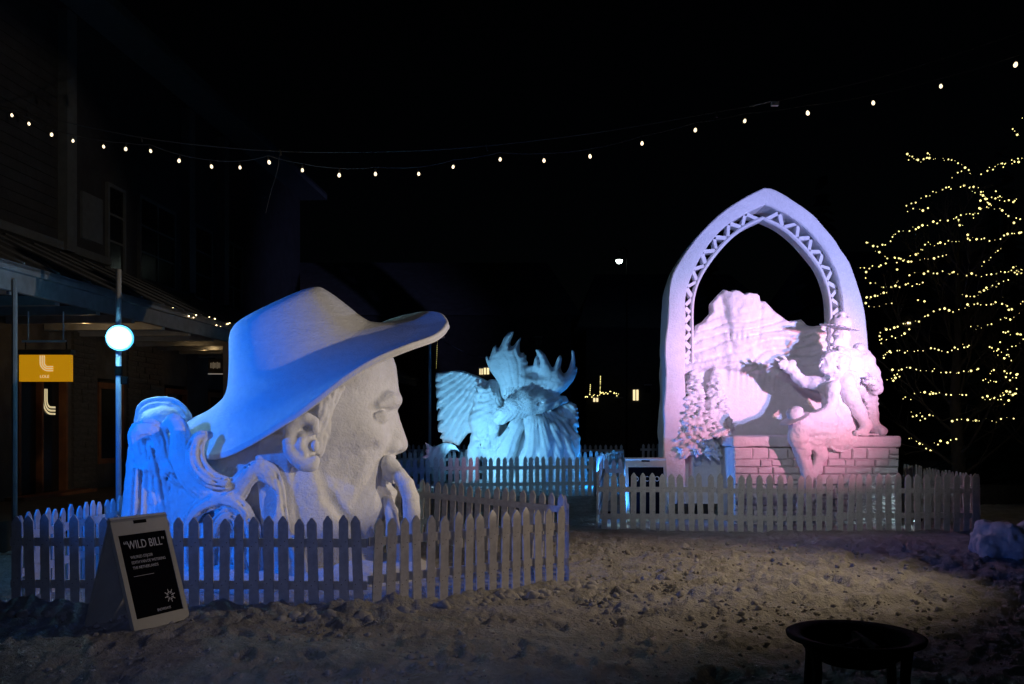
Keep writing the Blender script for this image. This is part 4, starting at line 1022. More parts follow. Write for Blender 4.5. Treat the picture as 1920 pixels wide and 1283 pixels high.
# stone courses proud of the wall between the openings
rr = random.Random(21); cnt = 0
STN = [mesh_data('stone', [(x, y, z) for x in (-.5, .5) for y in (-.5, .5) for z in (-.5, .5)], [(0, 1, 3, 2), (4, 6, 7, 5), (0, 4, 5, 1), (2, 3, 7, 6), (0, 2, 6, 4), (1, 5, 7, 3)])]
STN[0].materials.append(M['stonewall'])
for (s0, s1) in ((5.6, 6.4), (7.7, 9.3)):
    z = .55
    while z < 3.4:
        h = rr.uniform(.10, .17); s = s0
        while s < s1-.1:
            l = min(rr.uniform(.25, .6), s1-s); o = bpy.data.objects.new('stone', STN[0]); COL.objects.link(o); o.parent = bd
            p = B(s+l/2, .012+rr.uniform(0, .02), z+h/2); o.location = Vector(p)-bd.location; o.rotation_euler = (0, 0, math.atan2(BU[1], BU[0])); o.scale = (l-.015, .06, h-.012); s += l
        z += h
part('raised_walkway', M['deck'], (-12, 46, .0, 1.95, 0, .46))
part('step', M['deck'], (3.2, 6.2, 1.95, 2.25, 0, .30))
part('canopy_ceiling', M['siding'], (-12, 30, 0, 2.2, 3.56, 3.60))
for i in range(22): part('canopy_beam', M['trim'], (-3+i*1.1, -2.88+i*1.1, .02, 2.18, 3.42, 3.555))
part('fascia', M['trim'], (-12, 30, 2.2, 2.27, 3.46, 3.74))
part('gutter', M['trim'], (-12, 30, 2.273, 2.36, 3.70, 3.80))
mb = MB(); V = [B(-12, 2.36, 3.81), B(30, 2.36, 3.81), B(30, 0, 4.9), B(-12, 0, 4.9)]; V += [(v[0], v[1], v[2]-.05) for v in V]
mb.add(V, [(0, 1, 2, 3), (7, 6, 5, 4), (0, 4, 5, 1), (1, 5, 6, 2), (2, 6, 7, 3), (3, 7, 4, 0)]); mb.build('canopy_roof', M['rooftin'], bd)
for i in range(30):   # standing seams
    mb = MB(); s = -6+i*.8; V = [B(s, 2.36, 3.812), B(s+.03, 2.36, 3.812), B(s+.03, 0.02, 4.902), B(s, .02, 4.902)]; V += [(v[0], v[1], v[2]+.03) for v in V]
    mb.add(V, [(0, 1, 2, 3), (7, 6, 5, 4), (0, 4, 5, 1), (1, 5, 6, 2), (2, 6, 7, 3), (3, 7, 4, 0)]); mb.build('roof_seam', M['rooftin'], bd)
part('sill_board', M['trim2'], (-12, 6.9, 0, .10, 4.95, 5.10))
# upper storey
UW = [(6.0, 6.75, 5.35, 6.25, 'b'), (7.0, 7.6, 4.95, 6.6, 'w'), (8.35, 10.0, 4.95, 6.7, 'w'), (11.2, 12.2, 4.95, 6.7, 'w'), (13.2, 14.3, 4.95, 6.7, 'w')]
part('upper_wall', M['siding'], (-12, 20, -.6, -.05, 4.85, 9.6))
z = 4.96
while z < 9.5:
    part('siding_board', M['siding'], (-4, 5.8, -.05, -.02, z, z+.17)); z += .185
for (a, c, z0, z1, k) in UW:
    if k == 'b':
        part('notice_panel', M['trim2'], (a, c, -.05, .0, z0, z1)); continue
    w_ = part('window', M['glassdark'], (a, c, -.05, -.02, z0, z1))
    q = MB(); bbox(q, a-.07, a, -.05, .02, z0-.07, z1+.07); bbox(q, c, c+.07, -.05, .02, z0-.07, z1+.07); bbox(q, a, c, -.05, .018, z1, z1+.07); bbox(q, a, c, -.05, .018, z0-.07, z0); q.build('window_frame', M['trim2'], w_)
    q = MB(); n = 3 if z1-z0 > 1 else 2
    for i in range(1, n): zz = z0+(z1-z0)*i/n; bbox(q, a, c, -.02, .0, zz-.02, zz+.02)
    if c-a > 1: bbox(q, (a+c)/2-.02, (a+c)/2+.02, -.02, .003, z0, z1)
    q.build('glazing_bar', M['trim2'], w_)
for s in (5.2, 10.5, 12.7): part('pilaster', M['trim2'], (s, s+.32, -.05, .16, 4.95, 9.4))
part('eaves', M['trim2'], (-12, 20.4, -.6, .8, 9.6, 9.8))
mb = MB(); V = [B(-12, .8, 9.81), B(20.4, .8, 9.81), B(20.4, -4, 12), B(-12, -4, 12)]; V += [(v[0], v[1], v[2]-.06) for v in V]
mb.add(V, [(0, 1, 2, 3), (7, 6, 5, 4), (0, 4, 5, 1), (1, 5, 6, 2), (2, 6, 7, 3), (3, 7, 4, 0)]); mb.build('roof', M['rooftin'], bd)
for s in (7.9, 14.5): part('walkway_post', M['trim'], (s, s+.16, 2.02, 2.18, 0, 3.46))
mb = MB(); mb.tube([B(.30, 2.3, .05), B(.30, 2.3, 3.6)], .035); mb.build('downpipe', M['trim'], bd)
# entrance
dr = part('door_frame', M['woodtrim'], (3.95, 4.02, -.2, .03, .46, 2.6), (5.38, 5.45, -.2, .03, .46, 2.6), (4.02, 5.38, -.2, .028, 2.53, 2.62), (4.66, 4.72, -.15, .0, .46, 2.53))
for (a, c) in ((4.02, 4.66), (4.72, 5.38)): part('door_glass', M['glassdark'], (a, c, -.13, -.11, .46, 2.53), parent=dr)
part('door_step', M['woodtrim'], (3.6, 5.9, .0, .35, .462, .52))
part('shop_glow_backing', M['shopglow'], (3.7, 5.8, -1.6, -1.5, .46, 3))
for (a, c) in OPEN[1:]:
    f = part('window_frame', M['woodtrim'], (a, a+.09, -.15, .03, .95, 2.58), (c-.09, c, -.15, .03, .95, 2.58), (a+.09, c-.09, -.15, .028, 2.46, 2.58), (a+.09, c-.09, -.15, .028, .95, 1.05), label='orange stained window frame')
    part('window_glass', M['glassdark'], (a+.09, c-.09, -.10, -.08, 1.05, 2.46), parent=f)
    part('wall', M['stonewall'], (a, c, -.5, 0, 0, .95))
# mannequin torso and boxes glimpsed behind the glass, standing just inside
bx = empty('display_box', B(4.22, -.35, .46), 'orange display box on the floor inside the shop door, the lower of two', 'box')
part('carton', M['box1'], (4.12, 4.5, -.5, -.2, .46, .80), parent=bx); part('lid', M['box1'], (4.11, 4.51, -.51, -.19, .802, .84), parent=bx)
bx = empty('display_box', B(4.12, -.35, .46), 'tall orange display box with pale lid standing further left inside the shop door', 'box')
part('carton', M['box1'], (4.03, 4.1, -.5, -.16, .46, 1.15), parent=bx); part('lid', M['signlogo'], (4.03, 4.1, -.5, -.16, 1.152, 1.165), parent=bx)

def text(name, body, origin, right, up, size, matl, parent, sx=1.0, align='LEFT', extrude=.002):
    cu = bpy.data.curves.new(name, 'FONT'); cu.body = body; cu.size = size; cu.extrude = extrude; cu.align_x = align; cu.resolution_u = 3
    ob = bpy.data.objects.new(name, cu); COL.objects.link(ob); dg = bpy.context.evaluated_depsgraph_get(); me = bpy.data.meshes.new_from_object(ob.evaluated_get(dg))
    V = np.array([v.co[:] for v in me.vertices]); F = [tuple(p.vertices) for p in me.polygons]; bpy.data.objects.remove(ob); bpy.data.curves.remove(cu)
    r = Vector(right).normalized(); u = Vector(up).normalized(); n = r.cross(u)
    V = np.array([Vector(origin)+r*(v[0]*sx)+u*v[1]+n*v[2] for v in V])
    return obj(name, V, F, matl, parent)
def logo(origin, right, up, h, matl, parent):
    r = Vector(right).normalized(); u = Vector(up).normalized(); n = r.cross(u); mb = MB()
    for i in range(3):
        off = i*h*.13; pts = [(off, h*1.0)]; R0 = h*.52-off
        pts += [(off, h*.55)]
        for k in range(9): a = math.pi+(math.pi/2)*k/8; pts.append((h*.52+R0*math.cos(a)*1.0, h*.55+R0*math.sin(a)))
        pts.append((h*.82, h*.55-R0)); wd = h*.035
        for j in range(len(pts)-1):
            p = Vector((*pts[j], 0)); q = Vector((*pts[j+1], 0)); t = (q-p)
            if t.length < 1e-6: continue
            t.normalize(); m = Vector((-t.y, t.x, 0))*wd; p -= t*wd*.3; q += t*wd*.3
            V = []
            for dz in (0, .004):
                for c in (p-m, q-m, q+m, p+m): V.append(Vector(origin)+r*c.x+u*c.y+n*(dz+.0003*j))
            mb.add(V, [(3, 2, 1, 0), (4, 5, 6, 7), (0, 1, 5, 4), (1, 2, 6, 5), (2, 3, 7, 6), (3, 0, 4, 7)])
    return mb.build('logo', matl, parent)
g0 = B(5.16, -.105, 2.0); logo(B(4.86, -.1, 1.92), (BU[0], BU[1], 0), (0, 0, 1), .46, M['signlogo'], dr)
# hanging sign
sg = empty('hanging_shop_sign', (-7.05, 13.7, 3.5), 'yellow lit hanging shop sign with striped letter logo under the canopy', 'sign')
b = MB(); b.box((-7.05, 13.72, 2.59), (.78, .07, .40)); b.build('sign_panel', M['yellow'], sg)
b = MB(); b.box((-7.04, 13.70, 2.83), (.82, .15, .075)); b.build('light_bar', M['copper'], sg)
b = MB(); b.box((-7.08, 13.72, 3.0), (.66, .03, .03)); b.build('bracket', M['pole'], sg)
for x in (-7.32, -6.79): b = MB(); b.tube([(x, 13.72, 3.015), (x, 13.72, 3.45)], .011, 6); b.build('rod', M['pole'], sg)
for x in (-7.36, -6.74):
    b = MB(); 
    for i in range(3): b.box((x, 13.72, 2.895+i*.04), (.018 if i % 2 else .008, .008 if i % 2 else .018, .035))
    b.build('chain', M['iron'], sg)
logo((-7.12, 13.683, 2.545), (1, 0, 0), (0, 0, 1), .235, M['signlogo'], sg)
text('lettering', 'LOLE', (-7.055, 13.682, 2.445), (1, 0, 0), (0, 0, 1), .062, M['signlogo'], sg, align='CENTER')
# lamps in the canopy ceiling
for i, (px, py, lab) in enumerate(((160, 600, 'warm round downlight nearest the yellow shop sign under the canopy'), (352, 638, 'small white canopy spotlight, left one of the three beside the hat'), (383, 650, 'small white canopy spotlight, middle one of the three beside the hat'), (396, 648, 'small white canopy spotlight, right one of the three beside the hat'))):
    d = 1.76*1700/(795-py); c = W(px, py, d)
    r = empty('ceiling_spotlight', tuple(c), lab, 'spotlight', 'spotlights in the walkway ceiling')
    b = MB(); b.lathe([(.075, 0), (.08, .07), (.001, .09)], c=tuple(c), n=14); b.build('housing', M['iron'], r); b = MB(); b.lathe([(.001, -.012), (.05, -.008), (.07, .002)], c=tuple(c), n=14); b.build('lens', M['warmspot'], r)
    point('downlight', (c[0], c[1], c[2]-.12), (1, .62, .25), 7 if i == 0 else 1.5, .05)
# dim shop sign further along
q = empty('dark_shop_sign', B(12.8, .9, 3.0), 'dim shop sign with pale lettering hanging far along the covered walkway', 'sign')
c = W(411, 687, 22.5)
b = MB(); b.box(c, (.52, .05, .36)); b.build('sign_panel', M['deck'], q)
b = MB()
for i in range(8): b.box((c[0]-.2+i*.032, c[1]-.03, c[2]+.02), (.014, .01, .13 if i not in (2, 5) else .17))
b.box((c[0]+.17, c[1]-.03, c[2]), (.08, .01, .07)); b.build('lettering', mat('pale_lettering', (.6, .58, .5), .6, emit=(1, .8, .55), es=.10), q)
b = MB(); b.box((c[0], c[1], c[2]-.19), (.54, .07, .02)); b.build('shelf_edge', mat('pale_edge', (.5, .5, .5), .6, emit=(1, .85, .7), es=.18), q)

# icicle lights on the gutter
r = empty('gutter_fairy_lights', B(6.5, 2.36, 3.8), 'sparse white fairy lights scattered along the canopy gutter above the hat', 'fairy lights')
ico = bmesh.new(); bmesh.ops.create_icosphere(ico, subdivisions=1, radius=1); IV = np.array([v.co[:] for v in ico.verts]); IF = [tuple(v.index for v in f.verts) for f in ico.faces]; ico.free()
dotm = mesh_data('bulb', IV*.011, IF); dotm.materials.append(M['warmspot'])
rr = random.Random(9)
for i in range(34):
    s = 4.6+rr.random()**.8*10; p = B(s, 2.38, 3.78+rr.uniform(-.12, .07)); o = bpy.data.objects.new('bulb', dotm); COL.objects.link(o); o.parent = r; o.location = Vector(p)-r.location; o.scale = [rr.choice((.5, .8, 1.1))]*3

# ================================================================== STRING LIGHTS overhead
BUL = [(22, 217), (54, 233), (97, 253), (137, 265), (194, 276), (236, 280), (282, 284), (336, 302), (396, 313), (450, 315), (504, 305), (567, 320), (636, 329), (704, 327), (785, 327), (850, 314), (938, 300), (1020, 302), (1106, 294), (1204, 270), (1304, 245), (1397, 228), (1514, 213), (1637, 194), (1764, 163), (1905, 122)]
dep = lambda px: 13.4-(px/1920)*3.6
st = empty('festoon_light_string', tuple(W(700, 300, dep(700))), 'overhead festoon string of small warm bulbs slung across the square', 'string lights')
bulb_m = mesh_data('bulb', MB().lathe([(.001, -.052), (.013, -.048), (.022, -.036), (.0245, -.02), (.019, -.002), (.012, .012)], n=12).V, MB().lathe([(.001, -.052), (.013, -.048), (.022, -.036), (.0245, -.02), (.019, -.002), (.012, .012)], n=12).F, True); bulb_m.materials.append(M['bulb'])
so = MB().lathe([(.013, .010), (.016, .012), (.016, .06), (.006, .075)], n=10); sock_m = mesh_data('socket', so.V, so.F, True); sock_m.materials.append(M['socket'])
rr = random.Random(4); wire = []
for (px, py) in BUL:
    d = dep(px); c = W(px, py, d); o = bpy.data.objects.new('bulb', bulb_m); COL.objects.link(o); o.parent = st; o.location = Vector(c)-st.location+Vector((0, 0, .02)); o.rotation_euler = (rr.uniform(-.2, .2), rr.uniform(-.3, .3), 0); o.scale = (rr.uniform(.72, .9),)*3
    k = bpy.data.objects.new('socket', sock_m); COL.objects.link(k); k.parent = o; wire.append(Vector(c)+Vector((0, 0, .095)))
def sag(P, n=6, amt=.03):
    out = []
    for a, b_ in zip(P[:-1], P[1:]):
        for k in range(n): t = k/n; p = a.lerp(b_, t); p.z += amt*(-4*t*(1-t))*.4; out.append(p)
    return out+[P[-1]]
P0 = Vector(W(-60, 180, dep(-60))); P1 = Vector(W(2010, 70, dep(2010)))
b = MB(); b.tube(sag([P0]+wire+[P1]), .006, 5); b.build('cable', M['cable'], st)
CAB = [(-80, 183), (0, 198), (60, 214), (130, 231), (270, 259), (400, 275), (525, 284), (640, 286), (780, 283), (910, 274), (1060, 257), (1200, 236), (1345, 210), (1455, 190), (1640, 148), (1790, 103), (1920, 58), (2000, 30)]
cb = empty('steel_span_cable', tuple(W(700, 285, 12)), 'thin dark steel span wire curving above the festoon bulbs', 'cable')
b = MB(); b.tube(catmull(np.array([W(x, y, dep(x)+.1) for x, y in CAB]), 4), .0075, 5); b.build('wire', M['cable'], cb)
for px, py in ((265, 259), (525, 284), (912, 274), (1342, 211)):
    c = W(px, py, dep(px)+.1); b = MB(); b.tube([c+np.array([0, 0, .02]), c+np.array([.015, 0, -.06])], .012, 6); b.build('clip', M['socket'], cb)
b = MB(); p = W(525, 284, dep(525)+.1); b.tube(catmull(np.array([p, W(520, 320, dep(525)+.1), W(508, 360, dep(525)+.3), W(498, 400, dep(525)+.4)]), 5), .004, 5); b.build('loose_wire', M['cable'], cb)
c = W(1453, 195, dep(1453)+.1); b = MB(); b.box(c, (.085, .05, .045)); b.tube([c+np.array([-.05, 0, .03]), c+np.array([-.3, 0, -.03])], .006, 5); b.build('junction_box', M['pole'], cb)

# ================================================================== A-FRAME SIGNS
def aframe(bl, brr, lean, top_z, label, texts, d_ground=0, handle=True):
    """bl, br: ground points of the printed face; lean: vector from face bottom to ridge (plan)"""
    bl = Vector((*bl, d_ground)); br = Vector((*brr, d_ground)); ln = Vector((*lean, 0)); root = empty('a_frame_sign', tuple((bl+br)/2+ln), label, 'sign board')
    wv = (br-bl); Wd = wv.length; r = wv.normalized(); up = (ln+Vector((0, 0, top_z))); Hh = up.length; up.normalize(); n = r.cross(up)
    def sheet(name, o, x0, x1, y0, y1, t0, t1, m, rr_=None, uu=None, parent=None):
        rv = rr_ or r; uv = uu or up; nv = rv.cross(uv); V = [o+rv*x+uv*y+nv*t for x in (x0, x1) for y in (y0, y1) for t in (t0, t1)]
        return MB().add(V, [(0, 1, 3, 2), (4, 6, 7, 5), (0, 4, 5, 1), (2, 3, 7, 6), (0, 2, 6, 4), (1, 5, 7, 3)]).build(name, m, parent or root)
    f = sheet('front_board', bl, 0, Wd, .0, Hh, -.028, 0, M['white_panel'])
    # the poster sits in a recess bordered by the moulded rim
    for (a, c, e, g) in ((0, .05, .0, Hh), (Wd-.05, Wd, .0, Hh), (.05, Wd-.05, 0, .10), (.05, Wd-.05, Hh-.15, Hh)): sheet('rim', bl, a, c, e, g, .0, .012, M['white_panel'], parent=f)
    po = sheet('poster', bl, .05, Wd-.05, .10, Hh-.15, .0, .004, M['black_panel'])
    if handle: sheet('handle_slot', bl, Wd/2-.07, Wd/2+.07, Hh-.06, Hh-.03, .012, .0145, M['iron'])
    for (body, x, y, size, sx, al) in texts: text('lettering', body, bl+r*x+up*y+n*.0055, r, up, size, M['letter'], root, sx=sx, align=al, extrude=.0008)
    up2 = (-ln+Vector((0, 0, top_z))).normalized(); bb = bl+ln*2
    sheet('back_board', bb, 0, Wd, 0, Hh, -.0, .028, M['white_panel'], uu=up2)
    b = MB(); b.tube([bl+up*Hh+ln*.0, br+up*Hh], .016, 8); b.build('hinge', M['pole'], root)
    return root, bl, r, up, n, Wd, Hh
rt, bl, r_, u_, n_, Wd, Hh = aframe((-3.17, 7.60), (-2.90, 8.15), (-.27, .13), .93, 'leaning white A frame board with black poster in front of the giant head', [
    ('\u201cWILD BILL\u201d', .09, .70, .105, .78, 'LEFT'), ('WILFRED STIJGER', .13, .615, .036, .86, 'LEFT'), ('EDITH VAN DE WETERING', .13, .568, .036, .86, 'LEFT'), ('THE NETHERLANDS', .13, .521, .036, .86, 'LEFT')])
mb = MB()     # thin rule and the snowflake emblem with its small caption
def on(x, y, t=.0062): return bl+r_*x+u_*y+n_*t
def stroke(x0, y0, x1, y1, wd, t=.0062):
    p = Vector((x0, y0)); q = Vector((x1, y1)); d = (q-p).normalized(); m = Vector((-d.y, d.x))*wd
    mb.add([on(*(p-m), t), on(*(q-m), t), on(*(q+m), t), on(*(p+m), t)], [(0, 1, 2, 3)])
cx, cy = Wd-.16, .24
for k in range(8):
    a = k*math.pi/4+.2; stroke(cx+.018*math.cos(a), cy+.018*math.sin(a), cx+.06*math.cos(a), cy+.06*math.sin(a), .0035, .0062+.0002*k)
    a2 = a+math.pi/8; stroke(cx+.034*math.cos(a-.25), cy+.034*math.sin(a-.25), cx+.034*math.cos(a2), cy+.034*math.sin(a2), .003, .0080+.0002*k)
mb.build('emblem', M['letter'], rt)
mb = MB(); stroke(.12, .46, .34, .46, .0015); mb.build('rule', M['letter'], rt)
text('lettering', 'SNOWDAYS', on(Wd-.33, .128), r_, u_, .032, M['letter'], rt, sx=.85, extrude=.0008)
aframe((1.92, 15.15), (2.62, 15.15), (.0, .28), 1.06, 'A frame board standing behind the left end of the arch fence', [('O', .14, .70, .13, .8, 'LEFT'), ('C', .32, .70, .13, .8, 'LEFT'), ('O', .49, .70, .13, .8, 'LEFT')], d_ground=.1)

# ================================================================== FIRE PIT
fp = empty('fire_pit', (1.93, 5.1, 0), 'round black iron fire pit bowl on legs at the lower right', 'fire pit')
cfp = (1.93, 5.1, 0)
b = MB().lathe([(.37, .545), (.375, .565), (.36, .572), (.30, .560), (.29, .55), (.26, .49), (.18, .43), (.08, .405), (.001, .40), (.001, .385), (.09, .39), (.19, .415), (.275, .48), (.31, .535), (.37, .545)], c=cfp, n=56); b.build('bowl', M['iron'], fp, True)
b = MB().lathe([(.36, .12), (.375, .12), (.375, .14), (.36, .14), (.36, .12)], c=cfp, n=40); b.build('ring', M['iron'], fp)
for k in range(4):
    a = k*math.pi/2+.55; x, y = math.cos(a), math.sin(a); b = MB(); b.tube([(cfp[0]+x*.33, cfp[1]+y*.33, .54), (cfp[0]+x*.315, cfp[1]+y*.315, .4), (cfp[0]+x*.33, cfp[1]+y*.33, .2), (cfp[0]+x*.37, cfp[1]+y*.37, -.05)], [.032, .028, .028, .034], 8); b.build('leg', M['iron'], fp)
b = MB()
rr = random.Random(2)
for i in range(9): a = rr.random()*3.1; l = rr.uniform(.08, .16); x = rr.uniform(-.1, .1); y = rr.uniform(-.1, .1); b.tube([(cfp[0]+x-math.cos(a)*l, cfp[1]+y-math.sin(a)*l, .44+.012*i), (cfp[0]+x+math.cos(a)*l, cfp[1]+y+math.sin(a)*l, .45+.012*i)], .022, 6)
b.build('charred_logs', M['bark'], fp)

# ================================================================== SNOW BLOCK at the right edge
sb = Vol((5.75, 11.0, -.1), (7.6, 12.6, .75), .022); c = W(1885, 1030, 11.6)
sb.ell((6.45, 11.75, .16), (.42, .4, .26), .06); sb.box((6.45, 11.8, .22), (.30, .3, .2), .06, .05, rot=Euler((.1, .2, .4))); sb.ell((6.12, 11.6, .12), (.13, .16, .14), .03); sb.ell((6.9, 11.9, .2), (.35, .35, .3), .05); sb.ell((6.07, 11.62, .24), (.06, .07, .06), .02)
sb.rough(.035, .2, 4); sb.rough(.022, .06, 3, 4); sb.build('snow_lump', M['snow'], None, label='rough pale block of snow on the ground at the right edge', cat='snow block')

# ================================================================== TREES WITH FAIRY LIGHTS
FL = [[(150, 368), (210, 375), (260, 374), (310, 385), (330, 405)], [(160, 362), (185, 372), (222, 366), (215, 347)], [(290, 428), (330, 405), (350, 428)], [(375, 415), (420, 395), (460, 385), (501, 370)], [(400, 402), (440, 392), (480, 380), (501, 372)], [(157, 525), (190, 520), (218, 520)], [(157, 510), (200, 492), (240, 472), (280, 462), (318, 455), (355, 458), (385, 480), (400, 510)],
      [(340, 462), (372, 475), (392, 492), (400, 515)], [(385, 485), (425, 490), (470, 498), (480, 495)], [(300, 545), (330, 535), (370, 525), (375, 495)], [(350, 545), (370, 520), (400, 512), (440, 530), (465, 550)], [(40, 618), (65, 630), (90, 625), (120, 600), (125, 588), (155, 583), (190, 575), (215, 562), (255, 555), (300, 545)],
      [(300, 545), (320, 575), (345, 600), (380, 610), (410, 618), (440, 600), (465, 595), (500, 590)], [(65, 645), (100, 662), (125, 665), (165, 660), (205, 638), (220, 620), (260, 618), (300, 614), (335, 612), (345, 600)], [(20, 695), (55, 690), (100, 680), (130, 672), (165, 675), (195, 672), (240, 663), (277, 658)],
      [(40, 710), (40, 728), (70, 745), (110, 748), (130, 730), (128, 700)], [(110, 747), (155, 742), (210, 740)], [(165, 708), (210, 705), (250, 712), (315, 710), (360, 712), (400, 712), (450, 705), (495, 700)], [(35, 795), (45, 780), (75, 775), (100, 760), (105, 748)], [(45, 808), (80, 800), (125, 800)], [(190, 790), (220, 790)],
      [(375, 683), (395, 668), (415, 650), (432, 635)], [(80, 905), (80, 880), (110, 868), (130, 865), (165, 855), (200, 845), (230, 825), (260, 815), (290, 820), (330, 805), (375, 800), (420, 795), (440, 790)], [(80, 912), (115, 895), (145, 885), (175, 870)], [(300, 870), (330, 865), (350, 870), (390, 862), (430, 845), (460, 838), (490, 830)],
      [(320, 770), (350, 775), (370, 770), (395, 755), (420, 742), (432, 735)], [(370, 765), (400, 745), (430, 738)], [(90, 955), (100, 940), (130, 935), (180, 940), (220, 932), (270, 937), (320, 925), (350, 920)], [(88, 945), (110, 935)], [(405, 925), (425, 945), (465, 962)], [(400, 920), (435, 940), (465, 958)], [(100, 1020), (130, 1010), (110, 1000), (160, 990), (210, 995), (260, 998), (320, 998), (380, 990)],
      [(100, 1010), (125, 1018), (140, 1005)], [(400, 995), (450, 1000), (500, 1003)], [(145, 1080), (175, 1075), (205, 1060), (260, 1062), (300, 1068), (350, 1063)], [(145, 1078), (170, 1065), (185, 1062)], [(380, 1075), (420, 1070), (440, 1060), (480, 1050), (440, 1095), (430, 1075)], [(400, 1078), (430, 1066), (470, 1058)], [(170, 1120), (200, 1135), (240, 1125)], [(175, 1128), (200, 1120)], [(290, 1138), (345, 1140), (380, 1140), (440, 1138), (490, 1140)],
      [(165, 1195), (200, 1210), (235, 1232)], [(240, 1205), (265, 1205), (302, 1197)], [(468, 288), (480, 295), (490, 293)], [(495, 252), (500, 250)], [(440, 880), (470, 885), (495, 892)], [(440, 735), (500, 700)], [(440, 800), (470, 812), (497, 790)], [(430, 910), (470, 925), (498, 905)], [(420, 470), (440, 490), (480, 500)], [(470, 555), (500, 545)], [(455, 700), (475, 690), (495, 710)], [(380, 1020), (430, 1025), (480, 1015)], [(440, 780), (450, 800), (480, 810)]]
TD = 17.4
rr = random.Random(12); pts = []; lines = []
for ln in FL:
    C = catmull(np.array([(1600+a/1.5647, 60+b_/1.5647) for a, b_ in ln]), 8); L = np.r_[0, np.cumsum(np.linalg.norm(np.diff(C, axis=0), axis=1))]
    sgn = rr.choice((-1, 1)); sgn = -1 if rr.random() < .7 else 1; dz0 = rr.uniform(.5, 1)
    dist = 0; line3 = []
    while dist < L[-1]:
        x = np.interp(dist, L, C[:, 0])+rr.gauss(0, .8); y = np.interp(dist, L, C[:, 1])+rr.gauss(0, 2.2)
        hw = np.interp(y, [280, 330, 450, 620, 760, 870], [60, 110, 165, 165, 130, 60]); cx = 1795 if x < 1890 else 1980
        q = max(0, 1-((x-cx)/hw)**2)**.5; d = TD+sgn*q*hw/1700*TD*.8*dz0
        if rr.random() < .93: pts.append((x, y, d)); 
        line3.append(W(x, y, d)); dist += rr.choice((3.5, 5.5, 7, 8, 10, 12))
    if len(line3) > 2: lines.append(line3)
def tree(cx, label, seed, h, lights_lines, parent_name='bare_tree'):
    rr = random.Random(seed); root = empty(parent_name, (cx, TD, .1), label, 'tree')
    tr = MB(); br = MB()
    tr.tube([(cx, TD, -.1), (cx+.03, TD, .9), (cx-.03, TD+.03, 2.2), (cx+.02, TD, 3.6), (cx, TD, h*.93)], [.16, .13, .10, .07, .012], 10)
    tr.build('trunk', M['bark'], root, True)
    def grow(p, d, l, r, lev):
        P = [p]; dd = d.copy()
        for i in range(4): dd = (dd+Vector((rr.gauss(0, .12), rr.gauss(0, .12), rr.gauss(.05, .08)))).normalized(); P.append(P[-1]+dd*l/4)
        br.tube(P, [r, r*.85, r*.7, r*.5, r*.25], 5 if lev < 2 else 3, cap=False)
        if lev < 3:
            for i in range(5 if lev < 2 else 3):
                k = rr.randint(1, 4); a = (dd+Vector((rr.gauss(0, .6), rr.gauss(0, .6), rr.gauss(.2, .4)))).normalized(); grow(P[k], a, l*rr.uniform(.4, .65), r*.5, lev+1)
    for i in range(24):
        t = i/24; z = .7+t*(h*.80); a = i*2.4; p = Vector((cx, TD, z)); grow(p, Vector((math.cos(a), math.sin(a), .55+.8*t)).normalized(), (1.9-1.2*t), .035-.018*t, 0)
    br.build('branches', M['bark'], root, kind='stuff')
    tw = MB()
    for l3 in lights_lines: MB().tube(l3, .004, 4, cap=False).build('twig', M['bark'], root)
    return root
tree(W(1795, 0, TD)[0], 'bare tree wrapped in yellow fairy lights right of the arch', 5, 6.2, [l for l in lines if l[0][0] < W(1880, 0, TD)[0]])
tree(W(1985, 0, TD)[0], 'second bare fairy lit tree cut off by the right frame edge', 8, 7.0, [l for l in lines if l[0][0] >= W(1880, 0, TD)[0]])
fm = mesh_data('bulb', IV*.017, IF); fm.materials.append(M['fairy'])
fa = empty('fairy_light_string', (W(1795, 0, TD)[0], TD-1, 2), 'many warm yellow fairy lights wound around the bare trees at right', 'fairy lights')
rr.shuffle(pts); pts.sort(key=lambda p: p[2]); rest = MB()
for i, (x, y, d) in enumerate(pts):
    k = rr.choice((.35, .5, .7, .85, 1, 1.3)); p = W(x, y, d)
    if i < 300: o = bpy.data.objects.new('bulb', fm); COL.objects.link(o); o.parent = fa; o.location = Vector(p)-fa.location; o.scale = (k, k, k)
    else: rest.add(IV*.017*k+p, IF)
rest.build('bulb', M['fairy'], fa, kind='stuff')
# dark firs beyond, a mass behind the lit trees
def fir(x, y, h, label):
    r = empty('fir_tree', (x, y, 0), label, 'tree', 'dark firs behind the square'); rr = random.Random(int(x*10+y))
    b = MB(); b.tube([(x, y, 0), (x, y, h*.95)], [h*.022, .02], 8); b.build('trunk', M['bark'], r)
    b = MB()
    for i in range(420):
        t = rr.random()**.7; z = h*(1-t)+.4; rad = (.05+t*h*.20)*rr.uniform(.5, 1.1); a = rr.random()*6.28; c = Vector((x+math.cos(a)*rad, y+math.sin(a)*rad, z-rad*.35)); w_ = .10+.12*t*h/8
        sd = Vector((-math.sin(a), math.cos(a), 0))*w_*2; inn = Vector((x+math.cos(a)*rad*.3, y+math.sin(a)*rad*.3, z)); b.add([inn-sd*.5, inn+sd*.5, c+sd, c+Vector((math.cos(a), math.sin(a), -.3))*w_*1.5, c-sd], [(0, 1, 2, 3, 4)])
    b.build('crown', M['fir'], r)
for i, (x, y, h) in enumerate(((13.5, 25, 9), (17, 28, 12), (10.6, 31, 10), (21.5, 30, 13), (8.4, 38, 9))):
    fir(x, y, h, ['nearest dark fir behind the fairy lit trees', 'tall dark fir to the right behind the lit trees', 'dark fir between the arch and the lit trees', 'tallest dark fir beyond the right frame edge', 'small dark fir seen far away through the arch'][i])

